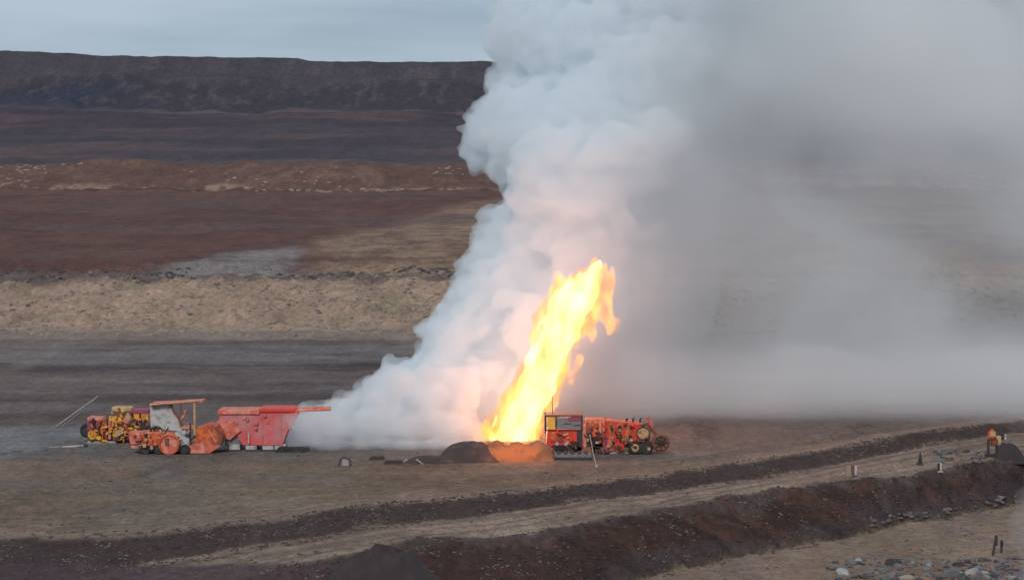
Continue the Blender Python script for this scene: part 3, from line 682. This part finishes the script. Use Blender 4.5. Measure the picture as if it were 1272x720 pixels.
cn = Part(A).box(188, 498.5, 252, 500.8, -.4, 1.8, .02, rot=R(-3.2)).done('canopy', 'salmon')
Part(A).tube([(188, 501.5, -.45), (251, 496, -.45)], .07).done('canopy_rail', 'tanp', cn)
Part(A).tube([(243, 497, -.3), (243, 540, -.3)], .11).done('canopy_post', 'tanp'); Part(A).tube([(222, 499, 1.5), (222, 536, 1.5)], .06).done('canopy_post', 'tanp')
Part(A).box(218, 536, 236, 553, -.3, .9, .05).done('tool_chest', 'white'); Part(A).box(226, 529, 242, 531.5, -.3, 1.2, .02).done('shelf', 'salmon')
Part(A).tube([(238, 524, -.4), (237, 542, -.4)], .07).tube([(236, 548, -.4), (243, 540, -.4)], .06).done('lever', 'dark')
Part(A).ring(196, 533, 4, .8, 0).done('steering_wheel', 'dark'); Part(A).tube([(187, 536, -.1), (189, 531, -.1), (194, 529, -.1), (200, 531, -.1), (201, 536, -.1)], .1).done('seat_frame', 'dark')
Part(A).box(190, 531, 199, 537, 0, .7, .1).done('seat', 'brown'); Part(A).tube([(205, 538, -.2), (210, 530, -.2)], .06).done('lever', 'dark')

D = Rig('red_drum', 'big bright red drum tank lying on a flat sled beside the tractor', 'tank', 256, 562)
dm = Part(D).poly([(243, 541), (247, 529), (262, 525), (272, 527), (279, 540), (276, 551), (265, 558), (244, 557)], -.8, 1.0).done('drum', 'orange')
Part(D).tube([(261, 532, -.85), (270, 547, -.85)], .06).done('pale_stripe', 'tanp', dm)
Part(D).poly([(272, 527), (279, 540), (276, 551), (272, 549), (274, 540), (268, 529)], -.9, -.75).done('end_ring', 'brown', dm)
Part(D).poly([(232, 553), (246, 549), (276, 552), (262, 561), (230, 561)], -.9, 1.1).done('sled', 'salmon'); Part(D).box(229, 560.5, 268, 562, -.8, 1, .02).done('runner', 'dark')

H = Rig('red_hopper_trailer', 'long faded red hopper trailer with a boom reaching into the smoke', 'trailer', 335, 560)
hb = Part(H).poly([(274, 514), (366, 507), (371, 511), (366, 522), (357, 536), (351, 552), (302, 552), (292, 536), (270, 528)], -.2, 2.4).done('hopper', 'pink')
for x, yb in ((304, 545), (325, 549), (348, 547)): Part(H).poly([(x, 514), (x + 1.6, 514), (x + 2.5, yb), (x + 1.2, yb)], -.28, -.18).done('side_rib', 'pink', hb)
Part(H).box(271, 508, 323, 513.5, -.4, 2.5, .05, rot=R(0)).done('top_rail', 'salmon', hb); Part(H).box(322, 506, 367, 511, -.4, 2.5, .08).done('tarp_roll', 'red', hb)
Part(H).poly([(268, 524), (292, 522), (300, 534), (286, 545), (272, 540)], -.45, 1.5).done('front_cowl', 'salmon', hb)
Part(H).tube([(355, 511, 1), (410, 509, 1.2)], .16).tube([(355, 507.5, 1), (410, 506.5, 1.2)], .06).done('boom', 'salmon')
Part(H).box(309, 537, 310.5, 549, -.5, -.36, 0).done('marker_strip', 'white')
for x in (284, 305, 326, 341): Part(H).box(x, 551.5, x + 14, 558.5, -.1, 1.8, .05).done('axle_box', 'white', None, 'pale grey box under the hopper')
Part(H).box(279, 538, 300, 553, 0, 1.6, .06).done('locker', 'steel'); Part(H).box(268, 558, 350, 561, -.2, 2.2, .03).done('base_frame', 'dark')
SL = Rig('dark_slab', 'low black slab lying at the edge of the smoke right of the hopper trailer', 'slab', 364, 561)
Part(SL).poly([(342, 561), (384, 561), (382, 556.5), (376, 556), (356, 556), (352, 554.5), (346, 555)], -.3, 1.0).done('slab', 'rubber')

# ================================================================== yellow pump machine at far left
Yl = Rig('yellow_pump_unit', 'yellow engine driven pump unit with drums and a crimson cover, leftmost machine', 'machine', 145, 550)
yb = Part(Yl).box(108, 528, 184, 547, 0, 1.8, .08).done('frame', 'brown')
Part(Yl).box(109, 518, 128, 522, -.2, 1.6, .05, rot=R(2)).done('hood', 'salmon', yb)
Part(Yl).box(109, 521, 119, 534, -.3, 1.2, .05).done('control_box', 'magenta')
Part(Yl).drum(117, 539, 7, -.3, .5, 18).done('pump_drum', 'yellow'); Part(Yl).drum(127, 526, 7, -.35, .8, 18).done('intake_drum', 'orange')
wheel(Yl, 107, 535, 9, .2, 'dark')
for x, y0, y1, m_ in ((126, 523, 547, 'orange'), (131, 519, 546, 'brown'), (135.5, 521, 545, 'salmon')): Part(Yl).box(x, y0, x + 3.6, y1, -.5, .3, .05).done('cooling_pipe', m_)
Part(Yl).box(139, 505, 164, 511, -.1, 1.3, .1).done('air_filter', 'tanp'); Part(Yl).box(143, 510, 159, 518, -.05, 1.1, .1).done('filter_neck', 'brown')
Part(Yl).drumx(136, 152, 522, 5.5, .2).done('turbo', 'yellow'); Part(Yl).drum(149, 538, 8, -.3, .5, 20).done('flywheel', 'tanp'); Part(Yl).ring(149, 538, 7.5, 1.2, -.32).done('flywheel_rim', 'yellow')
Part(Yl).box(153, 512, 164, 524, -.2, .8, .1).done('cylinder_head', 'tanp'); Part(Yl).tube([(155, 532, -.4), (162, 524, -.4), (168, 519, -.4)], .2).done('manifold', 'brown')
Part(Yl).drumx(157, 172, 534, 4.5, -.1).done('gear_case', 'salmon')
Part(Yl).box(163, 508, 185, 513.5, -.1, 1.4, .06).done('cover', 'magenta'); Part(Yl).box(167, 513.5, 174, 521, -.2, 1, .04).box(176, 513.5, 185, 522, -.2, 1, .04).done('side_tank', 'yellow')
for x in (168, 173, 178): Part(Yl).box(x, 522, x + 3, 536, -.3, .3, .03).done('bracket', 'brown')
Part(Yl).drum(180, 528, 4.5, -.4, .1, 14).done('pulley', 'dark'); Part(Yl).tube([(176, 532, -.3), (182, 520, -.3), (186, 528, -.3)], .07).done('drive_belt', 'rubber')
Part(Yl).box(109, 547, 146, 553, -.4, 2, .05).done('skid_base', 'slab')
for x in (120, 138): Part(Yl).drum(x, 549, 3, -.3, 0, 12).done('jack_foot', 'dark')
for x in (146, 163): Part(Yl).drum(x, 551.5, 2.6, -.5, -.1, 12).done('caster', 'dark')
clutter(Yl, 109, 518, 184, 546, -.5, 60, ['yellow', 'orange', 'brown', 'tanp', 'dark', 'yellow', 'salmon'], 8); clutter(Yl, 138, 506, 170, 520, -.25, 9, ['yellow', 'tanp', 'brown'], 9)
clutter(A, 164, 534, 204, 556, -.75, 20, ['orange', 'salmon', 'dark', 'tanp'], 10); clutter(A, 218, 534, 240, 554, -.4, 8, ['white', 'salmon', 'steel', 'dark'], 11); clutter(H, 276, 512, 362, 530, -.3, 14, ['pink', 'salmon', 'pink'], 12)
W1 = Rig('white_pipe', 'straight white pipe lying on the ground left of the yellow pump', 'pipe', 90, 555)
Part(W1).tube([(56, 556, .1), (75, 555.4, .1), (108, 553, 0)], .085).done('pipe', 'white'); Part(W1).box(104, 551.5, 109, 555, -.1, .15, .02).done('coupling', 'dark'); Part(W1).box(74, 554, 77, 557, -.12, .2, .02).done('coupling', 'steel')
Bm = Rig('slanting_boom', 'thin grey boom slanting up to the right at the far left', 'boom', 72, 530)
Part(Bm).tube([(70, 529, 0), (118, 494, 1.5)], .07).tube([(76, 530, 0), (114, 499, 1.5)], .035).done('boom', 'steel'); Part(Bm).tube([(40, 537, .2), (70, 529, 0)], .06).done('foot_bar', 'steel')
for k in range(9): Part(Bm).tube([(70 + 5 * k, 529 - 3.65 * k, .15 * k), (76 + 4.6 * k, 527 - 3.3 * k, .15 * k)], .02, 5).done('lacing', 'steel')
Part(Bm).tube([(57, 531, .1), (55, 552, -.3)], .035).done('stay', 'steel')

# ================================================================== small things right and centre
O = Rig('orange_pump', 'small orange rounded machine standing on two dark legs beside a dark heap', 'machine', 1231, 567)
Part(O).box(1225.5, 532, 1237.5, 546, -.45, .35, .25, taper=(.6, .7)).done('housing', 'orange'); Part(O).box(1228, 535, 1235, 541, -.52, -.42, .06).done('front_plate', 'tanp')
Part(O).box(1231, 546, 1239, 553, -.3, .3, .08).done('gearbox', 'brown'); Part(O).box(1237, 541, 1243, 552, -.2, .3, .05).done('side_case', 'tanp')
for x in (1226, 1236.5): Part(O).box(x, 545, x + 2.6, 566, -.2, .1, .02).done('leg', 'dark')
Part(O).box(1224, 563.5, 1241, 567, -.3, .3, .02).done('base_bar', 'dark')
Part(O).box(1243, 538, 1247.5, 546, 0, .4, .05).done('fuel_can', 'dark'); Part(O).box(1247.5, 539, 1250, 546, 0, .3, .03).done('pale_case', 'white')
Part(O).tube([(1238, 548, 0), (1243, 543, .1)], .05).done('bracket', 'dark')
K1 = Rig('marker_block', 'pale concrete block with a dark red stripe on the lip of the cut bank', 'block', 1058, 592)
Part(K1).box(1050, 578, 1057.5, 592, -.25, .25, .04, taper=(.85, .9)).done('block', 'tanrock'); Part(K1).box(1057.8, 577, 1060.5, 589, -.2, .2, .02).done('stripe', 'brown'); Part(K1).box(1061, 578, 1064, 590, -.22, .2, .03).done('end_post', 'white')
K2 = Rig('dark_cone', 'dark pointed cone standing on the pale track', 'cone', 1143, 577)
cn_ = Part(K2); c0 = K2.p(1143, 569); bmesh.ops.create_cone(cn_.bm, cap_ends=True, segments=14, radius1=.26, radius2=.05, depth=1.1, matrix=Matrix.Translation(c0)); cn_.done('cone', 'darkmound'); Part(K2).box(1139, 575.4, 1147, 577, -.3, .3, .02).done('foot', 'dark')
K3 = Rig('warning_post', 'short black post with a white side on the lip of the cut bank', 'post', 1167, 587)
Part(K3).box(1164.5, 576, 1167, 585, -.1, .1, .02).done('black_face', 'rubber'); Part(K3).box(1167.2, 576, 1169.4, 585, -.08, .1, .02).done('white_face', 'white'); Part(K3).box(1164, 585, 1171, 587.5, -.2, .2, .02).done('foot', 'pole')
for nm, lab, x, y, h_, ln in (('wooden_stake', 'tall dark stake leaning left at the lower right', 1233, 690, 24, 4), ('wooden_stake', 'short dark upright stake at the lower right', 1244, 686, 14, 0)):
    q = Rig(nm, lab, 'stake', x, y); Part(q).tube([(x, y + 2, 0), (x + ln, y - h_, 0)], .11, 6).done('shaft', 'darkrock'); Part(q).box(x - 1.2 + ln, y - h_ - 1.5, x + 1.6 + ln, y - h_ * .55, -.13, .13, .03).done('head', 'rubber')
G = Rig('bent_pipe_frame', 'small bent pipe frame lying at the foot of the white smoke', 'frame', 432, 579)
Part(G).tube([(421, 578, 0), (423, 570, 0), (427, 567, 0), (434, 570, 0), (436, 578, 0)], .06).done('hoop', 'dark'); Part(G).tube([(436, 571, .1), (449, 575, .3)], .06).done('cross_pipe', 'steel'); Part(G).box(425, 571, 433, 579, .1, .4, .03).done('panel', 'slab')
for x0, x1, y, lab in ((458, 478, 571, 'dark board lying left of the dug trench scrap'), (476, 500, 576, 'long dark board lying between the pipe frame and the mound'), (504, 514, 575, 'short dark board lying nearest the mound')):
    q = Rig('board', lab, 'board', (x0 + x1) / 2, y); Part(q).poly([(x0, y - .5), (x0 + 3, y - 4), (x1 - 2, y - 4.5), (x1, y + .5)], 0, .8).done('plank', 'mound')
q = Rig('white_scrap', 'small white crumpled scrap by the boards', 'scrap', 505, 574); Part(q).poly([(501, 574), (503, 571), (508, 570.5), (510, 574)], 0, .3).done('sheet', 'white')
q = Rig('short_pipe', 'short pale pipe leaning on a stone near the mound', 'pipe', 522, 576); Part(q).tube([(517, 570, 0), (526, 577, 0)], .07).done('pipe', 'slab')

# ================================================================== spoil mounds round the fire pit (rounded heaps with their own relief)
def heap(name, label, cat, px0, px1, py_top, py_base, depth, mat, seed, lean=0.0, flat=2.0, nx=70, ny=36, rough=.16, yo=0.0, z=None):
    cx, cy_, cz = spot((px0 + px1) / 2, py_base) if z is None else (*on_plane((px0 + px1) / 2, py_base, z), z); k = cy_ / F; wx = (px1 - px0) / 2 * k; hh = (py_base - py_top) * k - depth * .08
    U, V = np.meshgrid(np.linspace(-1.15, 1.15, nx), np.linspace(-1.15, 1.15, ny)); rr_ = np.sqrt(U ** 2 + V ** 2)
    Zz = hh * (1 - np.clip(np.abs(U + lean * (1 - rr_)), 0, 1.2) ** flat) * (1 - np.clip(np.abs(V), 0, 1.2) ** 2)
    Zz = np.maximum(hh * .0 - .35, np.where((np.abs(U) > 1) | (np.abs(V) > 1), -.3, Zz))
    Zz = Zz + rough * hh * fbm(U * wx * 1.1 + seed, V * depth * 1.1, 5, seed) * np.clip(1.2 - rr_, 0.05, 1)
    X_ = U * wx; Y_ = V * depth + depth
    nr_, nc_ = U.shape; vv = np.stack([X_, Y_, Zz], -1).reshape(-1, 3); i_ = (np.arange(nr_ - 1)[:, None] * nc_ + np.arange(nc_ - 1)[None, :]).reshape(-1)
    o = link(name, np_mesh(name, vv, np.stack([i_, i_ + 1, i_ + nc_ + 1, i_ + nc_], -1)), M[mat]); o.location = (cx, cy_ + yo, cz); return tag(o, label, cat)
heap('earth_mound', 'dark rounded mound of spoil at the left foot of the flame', 'mound', 542, 622, 549, 575, 2.2, 'mound', 3, .0, 2.8, rough=.14)
heap('pit_wall', 'low wall of earth with painted orange firelight between the mound and the truck', 'mound', 596, 690, 551, 574, 1.6, 'pit', 5, .0, 9, rough=.28)
heap('foreground_mound', 'dark rounded earth mound at the bottom edge of the view', 'mound', 376, 566, 683, 765, 2.5, 'darkmound', 7, .05, 2.3, rough=.17, z=-3.4)
heap('dark_heap', 'dark smooth heap right of the small orange machine', 'heap', 1238, 1276, 551, 574, 1.3, 'darkmound', 9, 0, 2.6, rough=.2)
heap('low_spoil_heap', 'long low dark spoil heap left of the mound by the smoke', 'heap', 500, 570, 565, 576, .9, 'mound', 12, 0, 2.4)
# glowing volume added over the pit wall to make it look firelit
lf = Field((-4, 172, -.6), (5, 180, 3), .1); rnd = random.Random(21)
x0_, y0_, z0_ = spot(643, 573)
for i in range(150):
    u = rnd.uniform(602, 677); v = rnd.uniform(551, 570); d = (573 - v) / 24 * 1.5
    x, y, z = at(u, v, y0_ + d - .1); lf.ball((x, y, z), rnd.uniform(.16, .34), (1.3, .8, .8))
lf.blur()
gf = link('wall_glow', lf.mesh('wall_glow'), emis_vol('wall_glow_gas', (1, .20, .02), 1.5, .1)); l = bpy.data.lights.new('fire_light', 'POINT'); l.energy = 75; l.color = (1, .30, .06); l.shadow_soft_size = .6
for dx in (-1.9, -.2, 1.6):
    o = bpy.data.objects.new('fire_light', l); COL.objects.link(o); o.location = (x0_ + dx, y0_ - 1.1, z0_ + 1.6); o.parent = gf  # lamps added in front of the wall to light its near face
tag(gf, 'dull orange glow added over the earth wall of the pit', 'fire')

# ------------------------------------------------------------------ steam at the right edge
st = Field((27, 118, -6), (48, 160, 10), .3); rnd = random.Random(33)
for i in range(60):
    t_ = i / 59; px_ = 1296 - 18 * math.sin(t_ * 3) + rnd.gauss(0, 5); py_ = 745 - 160 * t_; x, y, z = at(px_, py_, 136 + 4 * t_)
    st.ball((x, y + rnd.uniform(-1, 1), z), rnd.uniform(.5, 1.3) * (1 - .25 * t_))
st.blur(); stm = link('steam_wisp', st.mesh('steam_wisp'), vol_mat('thin_steam', (.98, .97, .98), lambda t, P: .075)); tag(stm, 'small pale wisp of steam rising at the right edge', 'steam')

# ------------------------------------------------------------------ stones
def rock_mesh(name, seed, sub=2):
    bm = bmesh.new(); bmesh.ops.create_icosphere(bm, subdivisions=sub, radius=1); r_ = random.Random(seed)
    pl = [(Vector((r_.gauss(0, 1), r_.gauss(0, 1), r_.gauss(0, 1))).normalized(), r_.uniform(.55, .9)) for _ in range(9)]
    for v in bm.verts:
        for n_, d_ in pl:
            e = v.co.dot(n_) - d_
            if e > 0: v.co -= n_ * e
        v.co.z *= .72; v.co *= 1 + r_.uniform(-.04, .04)
    me = bpy.data.meshes.new(name); bm.to_mesh(me); bm.free(); return me
RM = {}
for mt in ('rock', 'rock2', 'rock3', 'darkrock', 'purple', 'tanrock'):
    RM[mt] = [rock_mesh('stone', hash_ + 10 * len(RM), 2) for hash_ in range(4)]
    for me in RM[mt]: me.materials.append(M[mt])
LAB = {'rock': 'grey green stone lying in the rubble patch at the bottom right', 'rock2': 'pale whitish stone lying in the rubble patch at the bottom right', 'rock3': 'rust coloured stone lying in the rubble patch at the bottom right',
       'darkrock': 'dark stone lying in the rubble patch at the bottom right', 'purple': 'purple grey stone lying in the rubble patch at the bottom right'}
rnd = random.Random(77)
def put_rock(px_, py_, size, mt, label, group, z0=Z2):
    x, y, z = spot(px_, py_, z0); o = bpy.data.objects.new('stone', rnd.choice(RM[mt])); COL.objects.link(o)
    o.location = (x, y, z + size * .08); o.scale = (size * rnd.uniform(.8, 1.5), size * rnd.uniform(.8, 1.2), size * rnd.uniform(.6, .95)); o.rotation_euler = (rnd.uniform(-.3, .3), rnd.uniform(-.3, .3), rnd.uniform(0, 6.3)); tag(o, label, 'stone', group)
    return o
for i in range(230):
    px_ = 1272 - abs(rnd.gauss(0, 1)) * 130 if i % 3 else rnd.uniform(1030, 1272); py_ = rnd.uniform(694, 722)
    if px_ < 1020 or py_ < 690 + (1100 - px_) * .1: continue
    mt = rnd.choices(['rock', 'rock2', 'rock3', 'darkrock', 'purple'], [5, 1, .7, 4, 4])[0]
    put_rock(px_, py_, rnd.choice([.14, .2, .26, .34, .42]) * rnd.uniform(.8, 1.1), mt, LAB[mt], mt.replace('rock2', 'pale').replace('rock3', 'rust').replace('darkrock', 'dark').replace('rock', 'grey') + ' stones of the rubble patch')
for px_, py_, s_, mt, lab in ((1048, 712, .62, 'rock2', 'big whitish rock at the left end of the rubble patch'), (1056, 700, .6, 'rock', 'round grey green rock left in the rubble patch'), (1108, 700, .75, 'darkrock', 'wide dark rock in the middle of the rubble patch'),
                              (1180, 716, .8, 'rock', 'blue grey rock at the bottom edge'), (1205, 712, .6, 'rock2', 'pale blue rock right of the middle of the rubble'), (1125, 719, .55, 'tanrock', 'tan rounded rock at the bottom edge'), (1150, 716, .4, 'rock3', 'reddish rock at the bottom edge'), (1192, 702, .55, 'darkrock', 'dark angular rock below the tan slope')):
    put_rock(px_, py_, s_, mt, lab, None)
for i in range(46):                               # line of stones at the foot of the cut
    px_ = rnd.uniform(1080, 1272); py_ = float(np.interp(px_, [a for a, b in L2], [b for a, b in L2])) - rnd.uniform(0, 12)
    mt = rnd.choice(['purple', 'rock', 'darkrock']); put_rock(px_, py_, rnd.uniform(.14, .38), mt, 'stone lying in the line along the foot of the red cut bank', 'stones along the foot of the cut', -3.6)
for i in range(26):
    px_ = rnd.uniform(1160, 1225); py_ = rnd.uniform(560, 575); put_rock(px_, py_, rnd.uniform(.2, .5), rnd.choice(['darkrock', 'rock', 'purple']), 'dark stone in the heap between the pale track and the orange machine', 'dark stones beside the track', -.6)
# countless small stones: embankment, ledge, near ground
def stones(name, pts, sizes, mat, label):
    b = bmesh.new(); bmesh.ops.create_icosphere(b, subdivisions=1, radius=1); bv = np.array([v.co[:] for v in b.verts]); bf = np.array([[v.index for v in f.verts] for f in b.faces]); b.free()
    n = len(pts); J = 1 + rng.uniform(-.3, .3, (n, len(bv), 1)); V = bv[None] * J * sizes[:, None, None] * np.array([1, 1, .65])
    V[..., 0] *= rng.uniform(.8, 1.6, (n, 1)); V = V + pts[:, None, :]
    Q = (bf[None] + (np.arange(n) * len(bv))[:, None, None]).reshape(-1, 3)
    o = link(name, np_mesh(name, V.reshape(-1, 3), Q, False), M[mat]); tag(o, label, None, None, 'stuff'); return o
def scatter(n, x0, x1, y0, y1, thr, sc_, seed, pw=None):
    ylist = rng.uniform(y0, y1, n); xl_ = rng.uniform(x0, x1, n) * ylist / y0
    keep = fbm(xl_ / sc_, ylist / sc_, 3, seed) > thr; xl_, ylist = xl_[keep], ylist[keep]
    return np.stack([xl_, ylist, height(xl_, ylist)], -1)
p = scatter(5200, -105, 105, 312, 384, -.1, 6, 301); stones('embankment_stones', p, rng.uniform(.12, .42, len(p)) * rng.choice([1, 1, 1, 1.6], len(p)), 'tanrock', 'tan stones strewn over the embankment slope')
p = scatter(1700, -105, 105, 314, 392, .1, 9, 311); stones('embankment_dark_stones', p, rng.uniform(.12, .45, len(p)), 'purple', 'darker stones among the tan ones on the embankment')
p = scatter(900, -105, 20, 372, 400, .0, 9, 321); stones('crest_stones', p, rng.uniform(.2, .75, len(p)), 'darkrock', 'dark stones along the embankment crest')
p = scatter(900, -210, 210, 722, 790, .0, 25, 331); stones('ledge_rocks', p, rng.uniform(.3, 1.0, len(p)), 'tanrock', 'pale rocks along the ledge of the far slope')
p = scatter(3200, -42, 42, 122, 200, .0, 5, 341); p = p[p[:, 1] > fU1(p[:, 0]) + 1]; stones('field_stones', p, rng.uniform(.03, .13, len(p)), 'tanrock', 'small tan stones strewn over the near ground')
p = scatter(1800, -42, 42, 122, 215, .1, 4, 351); stones('dark_field_stones', p, rng.uniform(.03, .14, len(p)), 'darkrock', 'small dark stones strewn over the near ground')
xx = rng.uniform(27, 46, 2600); yy = rng.uniform(132, 146, 2600); kk = (fbm(xx / 2, yy / 2, 3, 361) > -.3) & (yy < fL2(xx) - 2 - (xx < 33) * 3) & (yy < 142); xx, yy = xx[kk], yy[kk]
p = np.stack([xx, yy, height(xx, yy)], -1); stones('rubble_gravel', p, rng.uniform(.04, .15, len(p)), 'rock', 'grey gravel between the rubble stones')
M['clod'] = paint('red_brown_clods', (.062, .040, .035), .95, dirt=.6, dc=(.085, .06, .052), scale=.5)
xx = rng.uniform(-42, 50, 2600); tt = rng.uniform(-.15, 1.1, 2600); yy = fL2(xx) + (fU2(xx) - fL2(xx)) * tt; k_ = yy > 115; p = np.stack([xx, yy, height(xx, yy)], -1)[k_]; stones('bank_clods', p, rng.uniform(.03, .15, len(p)), 'clod', 'red brown clods on the face of the cut bank')
xx = rng.uniform(-42, 50, 4200); tt = rng.uniform(-.6, 1.4, 4200); yy = fL1(xx) + (fU1(xx) - fL1(xx)) * tt + .8; p = np.stack([xx, yy, height(xx, yy)], -1); stones('windrow_clods', p, rng.uniform(.03, .15, len(p)), 'clod', 'dark clods along the dark strip beside the track')
xx = rng.uniform(-40, 42, 14000); yy = rng.uniform(124, 186, 14000); k_ = (fbm(xx / 4, yy / 4, 4, 371) > .0); p = np.stack([xx, yy, height(xx, yy)], -1)[k_]; M['clod2'] = paint('tan_clods', (.17, .135, .105), .95, dirt=.6, dc=(.11, .085, .07), scale=.4); stones('field_clods', p, rng.uniform(.03, .12, len(p)), 'clod2', 'crumbled earth clods strewn over the near field')
